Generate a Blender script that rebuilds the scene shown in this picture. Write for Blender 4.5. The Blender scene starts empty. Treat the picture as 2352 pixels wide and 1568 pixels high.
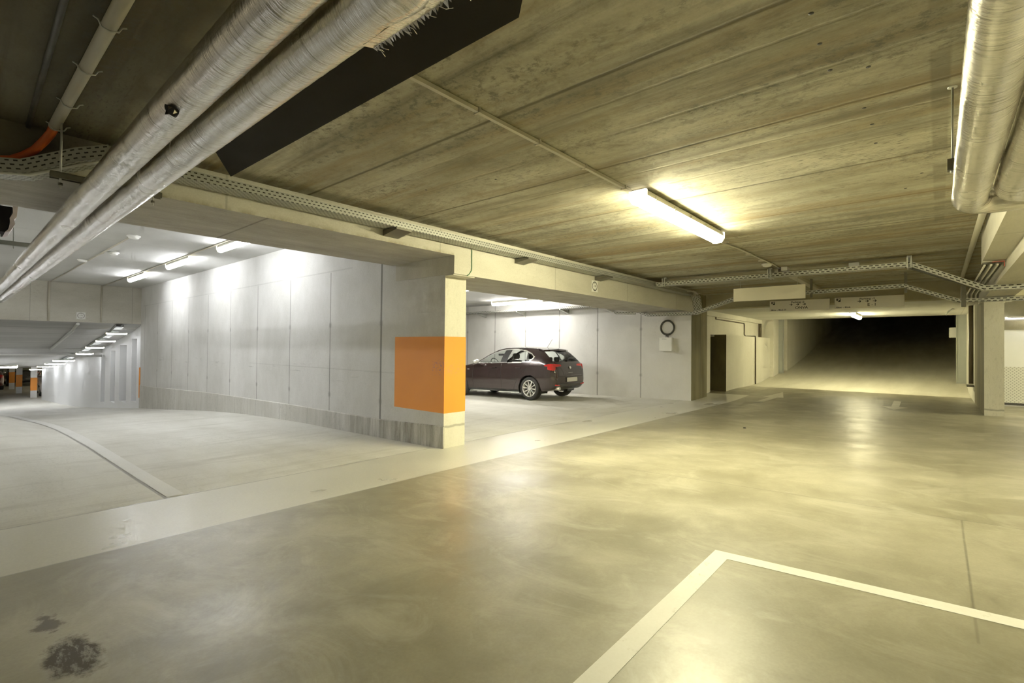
import bpy, bmesh, math, random
from mathutils import Vector, Matrix, noise as mnoise
random.seed(7)
SC = bpy.context.scene
COL = SC.collection
V = Vector

# ------------------------------------------------------------------ helpers
class MB:
    """collects shapes and links them as ONE mesh object"""
    def __init__(s): s.v = []; s.f = []; s.m = []; s.uv = None; s.sm = []
    def add(s, vs, fs, mi=0, smooth=False):
        o = len(s.v); s.v += [tuple(p) for p in vs]
        for f in fs: s.f.append(tuple(i + o for i in f)); s.m.append(mi); s.sm.append(smooth)
        return s
    def box(s, x0, x1, y0, y1, z0, z1, mi=0):
        vs = [(x, y, z) for z in (z0, z1) for y in (y0, y1) for x in (x0, x1)]
        return s.add(vs, [(0, 2, 3, 1), (4, 5, 7, 6), (0, 1, 5, 4), (2, 6, 7, 3), (0, 4, 6, 2), (1, 3, 7, 5)], mi)
    def bbox(s, x0, x1, y0, y1, z0, z1, b=.004, mi=0):
        """box with chamfered edges"""
        bm = bmesh.new(); bmesh.ops.create_cube(bm, size=1)
        for w in bm.verts: w.co = V((x0 + (w.co.x + .5) * (x1 - x0), y0 + (w.co.y + .5) * (y1 - y0), z0 + (w.co.z + .5) * (z1 - z0)))
        bmesh.ops.bevel(bm, geom=bm.edges[:], offset=b, segments=2, affect='EDGES')
        bm.verts.index_update()
        s.add([w.co for w in bm.verts], [[w.index for w in f.verts] for f in bm.faces], mi); bm.free(); return s
    def prism(s, pts, axis, a, b, mi=0):
        """polygon pts (2D) extruded along axis 0/1/2 from a to b"""
        def P(p, t):
            q = list(p); q.insert(axis, t); return q
        n = len(pts)
        s.add([P(p, a) for p in pts] + [P(p, b) for p in pts],
              [tuple(range(n))[::-1], tuple(range(n, 2 * n))] + [(i, (i + 1) % n, n + (i + 1) % n, n + i) for i in range(n)], mi)
        return s
    def tube(s, path, r, seg=10, cap=True, mi=0, rf=None):
        path = [V(p) for p in path]; n = len(path); rings = []
        t0 = (path[1] - path[0]).normalized()
        ref = V((0, 0, 1)) if abs(t0.z) < .9 else V((1, 0, 0))
        nrm = (ref - t0 * ref.dot(t0)).normalized()
        vs = []
        for i, p in enumerate(path):
            if i == 0: t = path[1] - path[0]
            elif i == n - 1: t = path[-1] - path[-2]
            else: t = (path[i + 1] - path[i]).normalized() + (path[i] - path[i - 1]).normalized()
            t.normalize(); nrm = (nrm - t * nrm.dot(t)).normalized(); bn = t.cross(nrm)
            for k in range(seg):
                a = 2 * math.pi * k / seg
                rr = r(i, a) if callable(r) else r
                vs.append(p + (nrm * math.cos(a) + bn * math.sin(a)) * rr)
        fs = [(i * seg + k, i * seg + (k + 1) % seg, (i + 1) * seg + (k + 1) % seg, (i + 1) * seg + k) for i in range(n - 1) for k in range(seg)]
        s.add(vs, fs, mi, True)
        if cap:
            o = len(s.v) - n * seg
            s.f.append(tuple(o + k for k in range(seg))[::-1]); s.m.append(mi); s.sm.append(False)
            s.f.append(tuple(o + (n - 1) * seg + k for k in range(seg))); s.m.append(mi); s.sm.append(False)
        return s
    def cyl(s, a, b, r, seg=12, mi=0): return s.tube([a, b], r, seg, True, mi)
    def lathe(s, prof, c, axis, seg=24, mi=0, smooth=True):
        """prof [(r, h)] about axis through c"""
        c = V(c); ax = V(axis).normalized(); ref = V((0, 0, 1)) if abs(ax.z) < .9 else V((1, 0, 0))
        u = (ref - ax * ref.dot(ax)).normalized(); w = ax.cross(u); vs = []
        for r, h in prof:
            for k in range(seg):
                a = 2 * math.pi * k / seg; vs.append(c + ax * h + (u * math.cos(a) + w * math.sin(a)) * r)
        n = len(prof)
        s.add(vs, [(i * seg + k, i * seg + (k + 1) % seg, (i + 1) * seg + (k + 1) % seg, (i + 1) * seg + k) for i in range(n - 1) for k in range(seg)], mi, smooth)
        return s
    def build(s, name, mats, parent=None, loc=None):
        me = bpy.data.meshes.new(name); me.from_pydata(s.v, [], s.f)
        if not isinstance(mats, (list, tuple)): mats = [mats]
        for m in mats: me.materials.append(m)
        me.polygons.foreach_set('material_index', s.m); me.polygons.foreach_set('use_smooth', s.sm)
        if s.uv:
            ul = me.uv_layers.new(name='UVMap')
            for l in me.loops: ul.data[l.index].uv = s.uv.get(l.vertex_index, (0, 0))
        me.validate(); me.update()
        bm = bmesh.new(); bm.from_mesh(me)
        if not s.uv: bmesh.ops.recalc_face_normals(bm, faces=bm.faces)
        bm.to_mesh(me); bm.free()
        o = bpy.data.objects.new(name, me); COL.objects.link(o)
        if loc is not None: o.location = loc
        if parent is not None: o.parent = parent
        return o

def tag(o, label, cat=None, group=None, kind=None):
    o['label'] = label
    if cat: o['category'] = cat
    if group: o['group'] = group
    if kind: o['kind'] = kind
    return o
def struct(mb, name, mats, label, cat):
    return tag(mb.build(name, mats), label, cat, None, 'structure')
def empty(name, loc=(0, 0, 0), rz=0):
    o = bpy.data.objects.new(name, None); COL.objects.link(o); o.location = loc; o.rotation_euler[2] = rz
    o.empty_display_size = .1; return o
def copy_tree(o, parent=None):
    c = o.copy(); COL.objects.link(c); c.parent = parent
    for ch in list(o.children): copy_tree(ch, c)
    return c

# ------------------------------------------------------------------ node materials
class N:
    def __init__(s, name):
        s.mat = bpy.data.materials.new(name); s.mat.use_nodes = True
        s.t = s.mat.node_tree; s.t.nodes.clear()
        s.out = s.t.nodes.new('ShaderNodeOutputMaterial')
        s.tc = s.t.nodes.new('ShaderNodeTexCoord')
        s.obj = s.tc.outputs['Object']; s._sep = None
    def lk(s, a, b):
        if isinstance(a, (int, float)): b.default_value = a
        elif isinstance(a, (tuple, list)): b.default_value = (*a, 1) if len(a) == 3 and b.type == 'RGBA' else a
        else: s.t.links.new(a, b)
    def node(s, typ, **kw):
        n = s.t.nodes.new(typ)
        for k, v in kw.items(): setattr(n, k, v)
        return n
    def m(s, op, a, b=0., c=0.):
        n = s.node('ShaderNodeMath', operation=op); s.lk(a, n.inputs[0]); s.lk(b, n.inputs[1]); s.lk(c, n.inputs[2]); return n.outputs[0]
    def sep(s):
        if s._sep is None:
            s._sep = s.node('ShaderNodeSeparateXYZ'); s.lk(s.obj, s._sep.inputs[0])
        return s._sep.outputs
    def vec(s, scale, off=(0, 0, 0)):
        n = s.node('ShaderNodeMapping'); s.lk(s.obj, n.inputs['Vector']); n.inputs['Scale'].default_value = scale; n.inputs['Location'].default_value = off; return n.outputs[0]
    def noise(s, scale=1, detail=4, rough=.55, stretch=(1, 1, 1), off=(0, 0, 0), dist=0.):
        n = s.node('ShaderNodeTexNoise'); s.lk(s.vec(stretch, off), n.inputs['Vector'])
        n.inputs['Scale'].default_value = scale; n.inputs['Detail'].default_value = detail; n.inputs['Roughness'].default_value = rough; n.inputs['Distortion'].default_value = dist
        return n.outputs['Fac']
    def mr(s, v, a, b, c=0., d=1., clamp=True, smooth=False):
        n = s.node('ShaderNodeMapRange', clamp=clamp)
        if smooth: n.interpolation_type = 'SMOOTHSTEP'
        for x, i in zip((v, a, b, c, d), range(5)): s.lk(x, n.inputs[i])
        return n.outputs[0]
    def mix(s, f, a, b, mode='MIX'):
        n = s.node('ShaderNodeMix', data_type='RGBA', blend_type=mode); s.lk(f, n.inputs['Factor']); s.lk(a, n.inputs[6]); s.lk(b, n.inputs[7]); return n.outputs[2]
    def ax(s, i): return s.sep()[i]
    def inr(s, i, lo, hi, soft=.01):
        return s.m('MULTIPLY', s.mr(s.ax(i), lo - soft, lo + soft), s.mr(s.ax(i), hi - soft, hi + soft, 1., 0.))
    def line(s, axis, off, width, period=None, wob=0., soft=1.6):
        c = s.ax(axis)
        if wob: c = s.m('ADD', c, s.m('MULTIPLY', s.m('SUBTRACT', s.noise(9, 3), .5), wob))
        c = s.m('SUBTRACT', c, off)
        if period:
            c = s.m('DIVIDE', c, period); c = s.m('ADD', c, .5); c = s.m('FRACT', c); c = s.m('SUBTRACT', c, .5); c = s.m('MULTIPLY', c, period)
        return s.mr(s.m('ABSOLUTE', c), width * .5, width * soft, 1., 0.)
    def bsdf(s, color, rough=.7, metal=0., bump=None, bs=.2, bd=.01, spec=.5, coat=0., alpha=None, emit=None, es=0., coat_rough=.05, trans=0.):
        n = s.node('ShaderNodeBsdfPrincipled')
        s.lk(color, n.inputs['Base Color']); s.lk(rough, n.inputs['Roughness']); s.lk(metal, n.inputs['Metallic'])
        n.inputs['Specular IOR Level'].default_value = spec; n.inputs['Coat Weight'].default_value = coat; n.inputs['Coat Roughness'].default_value = coat_rough
        n.inputs['Transmission Weight'].default_value = trans
        if alpha is not None: s.lk(alpha, n.inputs['Alpha'])
        if emit is not None: s.lk(emit, n.inputs['Emission Color']); n.inputs['Emission Strength'].default_value = es
        if bump is not None:
            b = s.node('ShaderNodeBump'); b.inputs['Strength'].default_value = bs; b.inputs['Distance'].default_value = bd
            s.lk(bump, b.inputs['Height']); s.t.links.new(b.outputs[0], n.inputs['Normal'])
        s.t.links.new(n.outputs[0], s.out.inputs[0]); return s.mat

def plain(name, col, rough=.5, metal=0., var=.08, scale=8, **kw):
    n = N(name); f = n.noise(scale, 3)
    c = n.mix(f, tuple(x * (1 - var) for x in col), tuple(min(1, x * (1 + var)) for x in col))
    return n.bsdf(c, n.mr(f, .3, .7, max(0, rough - .05), min(1, rough + .05)), metal, **kw)

def emis(name, col, st):
    n = N(name); return n.bsdf((.9, .9, .9), .4, emit=col, es=st)

def concrete(name, dark, light, scale=1.2, streak=(1, 1, 1), rough=.8, lines=(), dots=None, spots=.0, spot_col=(.05, .045, .035), bump=.25, grime_shade=None, extra=None, contrast=(.3, .7)):
    n = N(name)
    a = n.noise(scale, 6, .62, streak)
    c = n.mix(n.mr(a, *contrast), dark, light)
    b = n.noise(scale * .45, 3, .5, (1, 1, 1), (3, 7, 1))
    c = n.mix(n.mr(b, .3, .72, .35, 0.), c, tuple(x * .72 for x in dark))
    g = n.noise(70, 3, .6)
    c = n.mix(.22, c, n.mix(g, (.12, .12, .11), (.95, .95, .93)), 'OVERLAY')
    if spots:
        sp = n.noise(26, 5, .7, streak, (5, 1, 2)); reg = n.noise(.9, 3, .5, streak, (1, 5, 9))
        c = n.mix(n.m('MULTIPLY', n.mr(sp, .53, .66), n.mr(reg, .42, .62, 0., spots)), c, spot_col)
    h = n.m('ADD', n.m('MULTIPLY', a, .5), n.m('MULTIPLY', g, .25))
    for ln in lines:
        k = n.line(ln['axis'], ln['off'], ln['w'], ln.get('p'), ln.get('wob', 0.))
        for (i, lo, hi) in ln.get('rng', ()): k = n.m('MULTIPLY', k, n.inr(i, lo, hi))
        c = n.mix(n.m('MULTIPLY', k, ln.get('s', .7)), c, ln.get('col', (.06, .055, .045)))
        h = n.m('SUBTRACT', h, n.m('MULTIPLY', k, 1.2))
    if dots:   # formwork tie holes along the joints
        k = n.m('MULTIPLY', n.line(dots['a1'], dots['o1'], .035, dots['p1']), n.line(2, dots['oz'], .035, dots['pz']))
        for (i, lo, hi) in dots.get('rng', ()): k = n.m('MULTIPLY', k, n.inr(i, lo, hi))
        c = n.mix(n.m('MULTIPLY', k, .5), c, (.16, .155, .14))
    if grime_shade: c = grime_shade(n, c)
    r = rough
    if extra: c, r = extra(n, c, a)
    return n.bsdf(c, r, 0., h, bump, .008)

# base albedos: neutral grey concrete, the yellow and the white come from the lamps
def plank_var(n, c):
    i = n.m('FLOOR', n.m('DIVIDE', n.m('SUBTRACT', n.ax(0), 2.27), 1.19))
    w = n.node('ShaderNodeTexWhiteNoise', noise_dimensions='1D'); n.lk(i, w.inputs['W'])
    c = n.mix(n.mr(w.outputs[0], 0., 1., .0, .25), c, (.16, .14, .09))
    c = n.mix(n.mr(n.noise(2.6, 7, .75, (1.2, .8, 1), (5, 5, 5), .5), .5, .68, 0., .6), c, (.13, .115, .07))
    br = n.noise(1.0, 4, .6, (3.2, .22, 1), (2, 0, 0))
    c = n.mix(n.mr(br, .5, .66, 0., .75), c, (.22, .15, .06))      # rusty-brown streaks along each plank
    dk = n.noise(1.0, 5, .65, (5, .35, 1), (9, 4, 0))
    c = n.mix(n.mr(dk, .5, .7, 0., .7), c, (.11, .1, .07))
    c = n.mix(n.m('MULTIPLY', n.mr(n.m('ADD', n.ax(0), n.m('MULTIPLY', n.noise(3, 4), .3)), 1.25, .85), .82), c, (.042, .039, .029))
    sp2 = n.m('MULTIPLY', n.mr(n.noise(16, 6, .8, (1, .75, 1), (1, 4, 0)), .5, .6), n.mr(n.noise(1.3, 4, .6, (2.4, .4, 1), (6, 6, 0)), .42, .62))
    c = n.mix(n.m('MULTIPLY', sp2, .7), c, (.085, .085, .068))
    # darker repair strip beside the right-hand pipes
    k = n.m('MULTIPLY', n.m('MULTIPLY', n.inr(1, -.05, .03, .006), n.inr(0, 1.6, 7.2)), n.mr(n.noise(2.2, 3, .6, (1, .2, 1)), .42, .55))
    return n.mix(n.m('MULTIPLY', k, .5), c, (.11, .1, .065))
M = {}
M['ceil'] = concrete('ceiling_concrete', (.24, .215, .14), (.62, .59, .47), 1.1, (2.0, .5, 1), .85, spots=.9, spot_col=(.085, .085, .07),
                     lines=[dict(axis=0, off=2.27, w=.012, p=1.19, s=.85, wob=.012, col=(.04, .032, .018)), dict(axis=0, off=2.55, w=.01, p=1.19, s=.14, wob=.02), dict(axis=0, off=2.95, w=.012, p=1.19, s=.12, wob=.03)], grime_shade=plank_var, contrast=(.32, .66))
M['bayceil'] = concrete('bay_ceiling_concrete', (.5, .5, .48), (.66, .66, .64), .7, (1, .4, 1), .8, lines=[dict(axis=1, off=8.2, w=.008, p=2.9, s=.25)])
M['beam'] = concrete('beam_concrete', (.42, .4, .33), (.62, .6, .52), .9, (.6, 3, 1.3), .8, spots=.25, spot_col=(.25, .2, .11),
                     lines=[dict(axis=0, off=1.55, w=.008, p=2.4, s=.3)])
def beam_shade_stains(n, c):
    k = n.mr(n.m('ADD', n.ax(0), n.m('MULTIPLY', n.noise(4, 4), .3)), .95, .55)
    c = n.mix(n.m('MULTIPLY', k, .85), c, (.035, .032, .02))  # shade at the beam's left end painted into the colour
    e = n.m('MULTIPLY', n.mr(n.ax(2), 2.37, 2.32), n.mr(n.noise(7, 5, .7, (1, 1, .6)), .4, .6))
    return n.mix(n.m('MULTIPLY', n.m('MULTIPLY', e, n.inr(0, -2, 4.18)), .6), c, (.2, .15, .04))
M['beaml'] = concrete('shaded_stained_beam_concrete', (.42, .4, .33), (.62, .6, .52), .9, (.6, 3, 1.3), .8, spots=.35, spot_col=(.25, .2, .11), lines=[dict(axis=0, off=1.55, w=.008, p=2.4, s=.3)], grime_shade=beam_shade_stains)
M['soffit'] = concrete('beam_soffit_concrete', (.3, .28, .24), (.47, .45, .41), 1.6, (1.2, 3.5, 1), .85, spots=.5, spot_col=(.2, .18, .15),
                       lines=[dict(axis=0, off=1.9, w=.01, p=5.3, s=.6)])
def wall_grime(n, c):
    # damp staining low on the wall close to the column, and a patched band near the beam
    z = n.ax(2); st = n.noise(3.2, 5, .65, (1, 1.6, .35), (4, 2, 0))
    k = n.m('MULTIPLY', n.m('MULTIPLY', n.mr(z, .1, -.12), n.mr(n.ax(1), 6.8, 5.2)), n.mr(st, .35, .6))
    c = n.mix(n.m('MULTIPLY', k, .7), c, (.13, .115, .08))
    st2 = n.noise(1.5, 6, .65, (1, 1, 1), (0, 3, 8))
    k2 = n.m('MULTIPLY', n.m('MULTIPLY', n.mr(n.ax(1), 6.15, 5.0), n.mr(z, 1.2, 1.7)), n.mr(st2, .42, .6))
    c = n.mix(n.m('MULTIPLY', k2, .5), c, (.25, .23, .19))
    sc = n.noise(7, 4, .7, (1, .25, 3), (8, 1, 0))       # tyre and bumper scuffs at car height
    k3 = n.m('MULTIPLY', n.inr(2, .55, .85, .1), n.mr(sc, .62, .7))
    return n.mix(n.m('MULTIPLY', k3, .5), c, (.2, .2, .19))
M['wall'] = concrete('left_wall_concrete', (.5, .495, .465), (.74, .735, .715), .9, (1, 1, .6), .75, spots=.1,
                     lines=[dict(axis=1, off=6.2, w=.012, p=1.47, s=.6, rng=[(1, 6.0, 19.6), (2, -1, 2.38)]), dict(axis=2, off=2.4, w=.01, s=.2, rng=[(1, 7, 19.6)]), dict(axis=2, off=.78, w=.006, s=.18, rng=[(1, 4, 11)]), dict(axis=1, off=6.2, w=.02, s=.6, rng=[(1, 6.1, 6.3)])],
                     dots=dict(a1=1, o1=6.2, p1=1.47, oz=.35, pz=1.15, rng=[(2, 0, 2.2), (1, 6, 19)]), grime_shade=wall_grime, bump=.15)
def plinth_grime(n, c):
    st = n.noise(3.5, 5, .65, (1, 2.6, .35), (4, 2, 0))
    k = n.m('MULTIPLY', n.mr(n.ax(1), 8.5, 5.6, .15, 1.), n.mr(st, .36, .62))
    c = n.mix(n.m('MULTIPLY', k, .75), c, (.12, .105, .065))
    return c
M['lintel'] = concrete('lintel_concrete', (.26, .23, .14), (.42, .385, .26), .7, (.6, .4, 1), .85, spots=.3, spot_col=(.16, .13, .07))
M['plinth'] = concrete('plinth_concrete', (.48, .47, .42), (.66, .65, .61), 1.3, (1, 1.5, .6), .85, spots=.35, lines=[dict(axis=1, off=7.3, w=.008, p=1.1, s=.3)], grime_shade=plinth_grime)
M['carwall'] = concrete('car_bay_wall_concrete', (.56, .55, .52), (.71, .7, .67), .9, (1, 1, .6), .78, spots=.1,
                        lines=[dict(axis=1, off=6.12, w=.016, p=1.36, s=.6, rng=[(1, 5.6, 15)])], dots=dict(a1=1, o1=6.12, p1=1.36, oz=.45, pz=1.25, rng=[(1, 5.6, 15)]))
M['colface'] = concrete('column_concrete', (.56, .54, .45), (.72, .7, .6), 1.2, (1, 1, .35), .78, spots=.15, lines=[dict(axis=2, off=.13, w=.014, s=.5, wob=.03)])
M['darkcol'] = concrete('shaded_column_concrete', (.085, .075, .033), (.27, .24, .14), 1.6, (1.4, 1.4, .22), .85, spots=.4, lines=[dict(axis=0, off=13.0, w=.02, p=1.1, s=.6)])  # columns' shade put into the colour, along with streaks and spots
M['pale'] = concrete('pale_wall_concrete', (.52, .5, .42), (.68, .66, .57), .8, (1, 1, .5), .8, spots=.1)
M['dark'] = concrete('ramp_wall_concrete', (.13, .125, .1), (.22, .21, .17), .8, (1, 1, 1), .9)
M['recess'] = concrete('shaded_recess_concrete', (.025, .02, .008), (.09, .075, .03), 1.5, (1, 1, .5), .9)  # near-black colour stands in for shade in the recess and wall end
M['white'] = plain('white_painted_wall', (.72, .73, .74), .6, 0, .05, 1.2)

def floor_extra(rough_lo, rough_hi, oil=False):
    def f(n, c, a):
        if oil: c = n.mix(n.m('MULTIPLY', n.m('MULTIPLY', n.mr(n.m('ADD', n.ax(0), n.m('MULTIPLY', n.noise(.8, 4), 3.)), 9., 14.), n.mr(n.noise(.6, 4, .6, (.5, 1.6, 1)), .35, .6, .3, 1.)), .78), c, (.1, .088, .045))  # floor colour gets darker towards the ramp, apart from the oil stain
        sw = n.noise(1.1, 6, .68, (1, 1, 1), (3, 3, 0), .6)
        c = n.mix(n.mr(sw, .42, .68, 0., .6), c, (.15, .135, .085))
        c = n.mix(n.mr(n.noise(2.3, 6, .7, (1, .6, 1), (1, 9, 3), 1.), .5, .68, 0., .4), c, (.52, .5, .4))
        sc = n.noise(5, 6, .75, (1, .4, 1), (7, 2, 1), .8)
        c = n.mix(n.mr(sc, .58, .78, 0., .4), c, (.14, .13, .1))
        r = n.mr(n.noise(1.6, 5, .6, (1, 1, 1), (6, 1, 0)), .3, .7, rough_lo, rough_hi)
        if oil:
            # dark oil stain with broken rings of dirt
            dx = n.m('SUBTRACT', n.ax(0), .345); dy = n.m('SUBTRACT', n.ax(1), 2.58)
            ds = n.m('SQRT', n.m('ADD', n.m('POWER', n.m('MULTIPLY', dx, 1.25), 2.), n.m('POWER', n.m('MULTIPLY', dy, .52), 2.)))
            ds = n.m('ADD', ds, n.m('MULTIPLY', n.m('SUBTRACT', n.noise(11, 5, .7), .5), .17))
            k = n.m('MULTIPLY', n.mr(ds, .12, .085), n.mr(n.noise(32, 4, .75, (1, .3, 1)), .4, .52, .45, 1.))
            c = n.mix(n.m('MULTIPLY', k, .97), c, (.03, .02, .003)); r = n.m('ADD', r, n.m('MULTIPLY', k, .3))
            dx = n.m('SUBTRACT', n.ax(0), .31); dy = n.m('SUBTRACT', n.ax(1), 2.98)
            d2 = n.m('ADD', n.m('ABSOLUTE', n.m('MULTIPLY', dx, 1.)), n.m('ABSOLUTE', n.m('MULTIPLY', dy, .5)))
            d2 = n.m('ADD', d2, n.m('MULTIPLY', n.m('SUBTRACT', n.noise(14, 4, .7), .5), .2))
            c = n.mix(n.mr(d2, .07, .04, 0., .9), c, (.05, .034, .008))
        return c, r
    return f
M['aisle'] = concrete('aisle_floor_concrete', (.2, .182, .12), (.43, .405, .305), .95, (1, 1, 1), .35, spots=.0, bump=.1, extra=floor_extra(.31, .44, True),
                      lines=[dict(axis=0, off=4.6, w=.005, s=.6, rng=[(1, -8, 3.84)]), dict(axis=1, off=-.12, w=.005, s=.5, rng=[(0, 2.7, 4.6)]), dict(axis=0, off=9.9, w=.006, s=.4, rng=[(1, -4, 1.6)])])
M['strip'] = concrete('pale_strip_concrete', (.5, .485, .415), (.63, .615, .54), .8, (1, 1, 1), .35, bump=.05, extra=lambda n, c, a: (c, n.mr(n.noise(1.6, 5, .6), .3, .7, .26, .38)),
                      lines=[dict(axis=1, off=3.84, w=.012, s=.6, wob=.006), dict(axis=1, off=4.95, w=.014, s=.75, wob=.006)])
M['bay'] = concrete('bay_floor_concrete', (.48, .465, .4), (.68, .67, .61), .9, (1.6, .45, 1), .6, spots=.2, bump=.25, extra=lambda n, c, a: (n.mix(n.mr(n.noise(2, 5, .7, (.35, 2.2, 1)), .5, .75, 0., .5), c, (.26, .24, .18)), .6),
                    lines=[dict(axis=0, off=1.235, w=.012, s=.7)])
M['gutter'] = concrete('pale_gutter_concrete', (.6, .59, .55), (.7, .69, .65), 1.2, (1, 1, 1), .55)
M['ramp'] = concrete('ramp_floor_concrete', (.42, .4, .31), (.58, .56, .46), 1.0, (.5, 2.2, 1), .6, spots=.2, bump=.15)
def worn(n, c):
    return n.mix(n.mr(n.noise(9, 6, .75), .6, .68, 0., .55), c, (.42, .39, .3))
M['line'] = concrete('white_line_paint', (.75, .74, .67), (.85, .84, .78), 2, (1, 1, 1), .5, bump=.05, grime_shade=worn)
M['arrowpaint'] = concrete('faded_arrow_paint', (.5, .48, .4), (.66, .64, .55), 3, (1, 1, 1), .5, bump=.05)
n = N('orange_paint'); f = n.noise(2.5, 3); c = n.mix(f, (.78, .24, .015), (.86, .29, .02))
k = n.m('MULTIPLY', n.m('MULTIPLY', n.inr(1, 4.79, 5.02, .03), n.inr(2, .8, .98, .03)), n.mr(n.noise(30, 4, .7, (1, 1, 2.5)), .55, .6)); c = n.mix(n.m('MULTIPLY', k, .6), c, (.22, .1, .2))
M['orange'] = n.bsdf(c, .5)
M['galv'] = plain('galvanised_steel', (.5, .51, .47), .45, .6, .12, 25)
M['darksteel'] = plain('dark_steel', (.12, .115, .09), .5, .6, .2, 20)
M['cream'] = plain('cream_plastic', (.74, .7, .57), .45, 0, .04, 4)
M['creampipe'] = plain('cream_conduit_plastic', (.5, .47, .37), .45, 0, .05, 4)
M['signface'] = plain('cream_sign_face', (.88, .83, .66), .55, 0, .03, 2)
M['signgrey'] = plain('sign_panel_face', (.86, .81, .66), .6, 0, .03, 2)
M['black'] = plain('black_ink', (.022, .02, .018), .6)
M['whiteplastic'] = plain('white_plastic', (.8, .8, .76), .4, 0, .03, 5)
M['blackduct'] = plain('black_rubber_duct', (.012, .011, .0105), .8, 0, .1, 2, spec=.1)
M['orangecable'] = plain('orange_cable_sheath', (.55, .1, .02), .5)
M['blackcable'] = plain('black_cable_sheath', (.03, .028, .02), .5)
M['greycable'] = plain('grey_cable_sheath', (.55, .53, .46), .5)
M['greencable'] = plain('green_earth_cable', (.08, .2, .09), .5)
M['redtrim'] = plain('red_sealant', (.5, .04, .03), .6)
M['greypaint'] = plain('grey_painted_steel', (.33, .35, .32), .45, .2)
M['pipedark'] = plain('dark_wall_pipe', (.09, .07, .04), .5)
M['lampbody'] = plain('lamp_housing_plastic', (.72, .7, .6), .4)
WARM = (1., .84, .5); COOL = (.97, .985, 1.)
M['lampwarm'] = emis('lamp_glow_warm', (.98, .895, .5), 150)
M['lampcool'] = emis('lamp_glow_white', COOL, 43)
M['lampcar'] = emis('lamp_glow_car_bay', (1., .96, .86), 85)
M['lampfar'] = emis('lamp_glow_ramp', (.99, .88, .46), 130)
M['lamplow'] = emis('lamp_glow_lower', COOL, 30)
M['capglow'] = emis('lamp_end_glow', (1., .93, .7), 1.6)
M['fillside'] = emis('added_fill_glow', COOL, 125)
M['lampdim'] = emis('lamp_glow_dim', (1., .95, .85), 7)
# foil: crinkled silver wrap
def foil(name, along):
    n = N(name)
    st = [5, 5, 5]; st[along] = 85
    w = n.noise(1, 5, .6, tuple(st), (1, 2, 3), .4)
    st2 = [8, 8, 8]; st2[along] = 150
    w2 = n.noise(1, 3, .6, tuple(st2), (4, 2, 3), .6)
    big = n.noise(3, 3, .5)
    c = n.mix(big, (.6, .57, .51), (.82, .8, .75))
    c = n.mix(n.mr(n.noise(2, 2, .5, (5, .2, 1) if along == 1 else (.2, 5, 1), (8, 8, 1)), .6, .7, 0., .25), c, (.75, .5, .36))
    patch = n.mr(n.noise(2.4, 3, .6, (1, 1, 1), (2, 2, 5)), .35, .62, .35, 1.)
    h = n.m('MULTIPLY', n.m('ADD', n.m('MULTIPLY', w, 1.), n.m('MULTIPLY', w2, .5)), patch)
    cr = n.m('MULTIPLY', n.mr(w, .56, .64), patch)
    c = n.mix(n.m('MULTIPLY', cr, .75), c, (.14, .115, .07))  # shading of the creases painted into the foil colour
    return n.bsdf(c, n.mr(big, .3, .7, .16, .28), .98, h, .75, .009)
M['foily'] = foil('silver_foil_wrap', 1)
M['foilx'] = foil('silver_foil_wrap_cross', 0)
# perforated tray: shade inside the slots is painted dark; u runs along the tray in metres, v across
def perforated(name, rows, pitch, slot, vh, col):
    n = N(name); u = n.node('ShaderNodeUVMap'); sp = n.node('ShaderNodeSeparateXYZ'); n.lk(u.outputs[0], sp.inputs[0])
    U, W = sp.outputs[0], sp.outputs[1]
    row = n.m('DIVIDE', W, rows); ri = n.m('FLOOR', row); fr = n.m('ABSOLUTE', n.m('SUBTRACT', n.m('FRACT', row), .5))
    uu = n.m('ADD', n.m('DIVIDE', U, pitch), n.m('MULTIPLY', n.m('MODULO', n.m('ABSOLUTE', ri), 2.), .5))
    fu = n.m('ABSOLUTE', n.m('SUBTRACT', n.m('FRACT', uu), .5))
    hole = n.m('MULTIPLY', n.m('LESS_THAN', fu, slot * .5), n.m('LESS_THAN', fr, vh * .5))
    f = n.noise(20, 3); c = n.mix(f, tuple(x * .85 for x in col), col)
    return n.bsdf(n.mix(hole, c, (.012, .011, .008)), .5, .35)
M['tray'] = perforated('perforated_tray_steel', .027, .045, .5, .34, (.36, .365, .33))
M['trayf'] = perforated('perforated_tray_steel_far', .0345, .075, .62, .4, (.5, .5, .44))
# ------------------------------------------------------------------ floor levels
def sm(t): t = max(0., min(1., t)); return t * t * (3 - 2 * t)
def interp(t, P):
    if t <= P[0][0]: return P[0][1]
    for (a, za), (b, zb) in zip(P, P[1:]):
        if t <= b: return za + (zb - za) * (t - a) / (b - a)
    return P[-1][1]
RAMP_UP = [(17., 0.), (18.5, .06), (20.6, .33), (24.7, .95), (30, 2.0), (36, 3.3)]
DOWN = [(4.95, -.149), (6.2, -.178), (8.5, -.217), (10, -.265), (11.3, -.32), (13, -.425), (14.4, -.53), (17, -.74), (20, -.97), (24, -1.31), (27, -1.58), (30, -1.79), (33, -1.9), (70, -1.9)]
LEFTF = [(4.95, -.149), (10, -.2), (13.5, -.25), (15, -.33), (17, -.6), (20, -.97), (24, -1.31), (27, -1.58), (30, -1.79), (33, -1.9), (70, -1.9)]
def zf(x, y):
    if x > 17: return interp(x, RAMP_UP)
    return -.03 * y * (1 - sm((x - 12.4) / 3.6))
def zbay(x, y):
    k = sm((1.15 - x) / .5); return interp(y, DOWN) * (1 - k) + interp(y, LEFTF) * k
def zcar(x, y): return -.147 - .018 * (y - 4.9)
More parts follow.
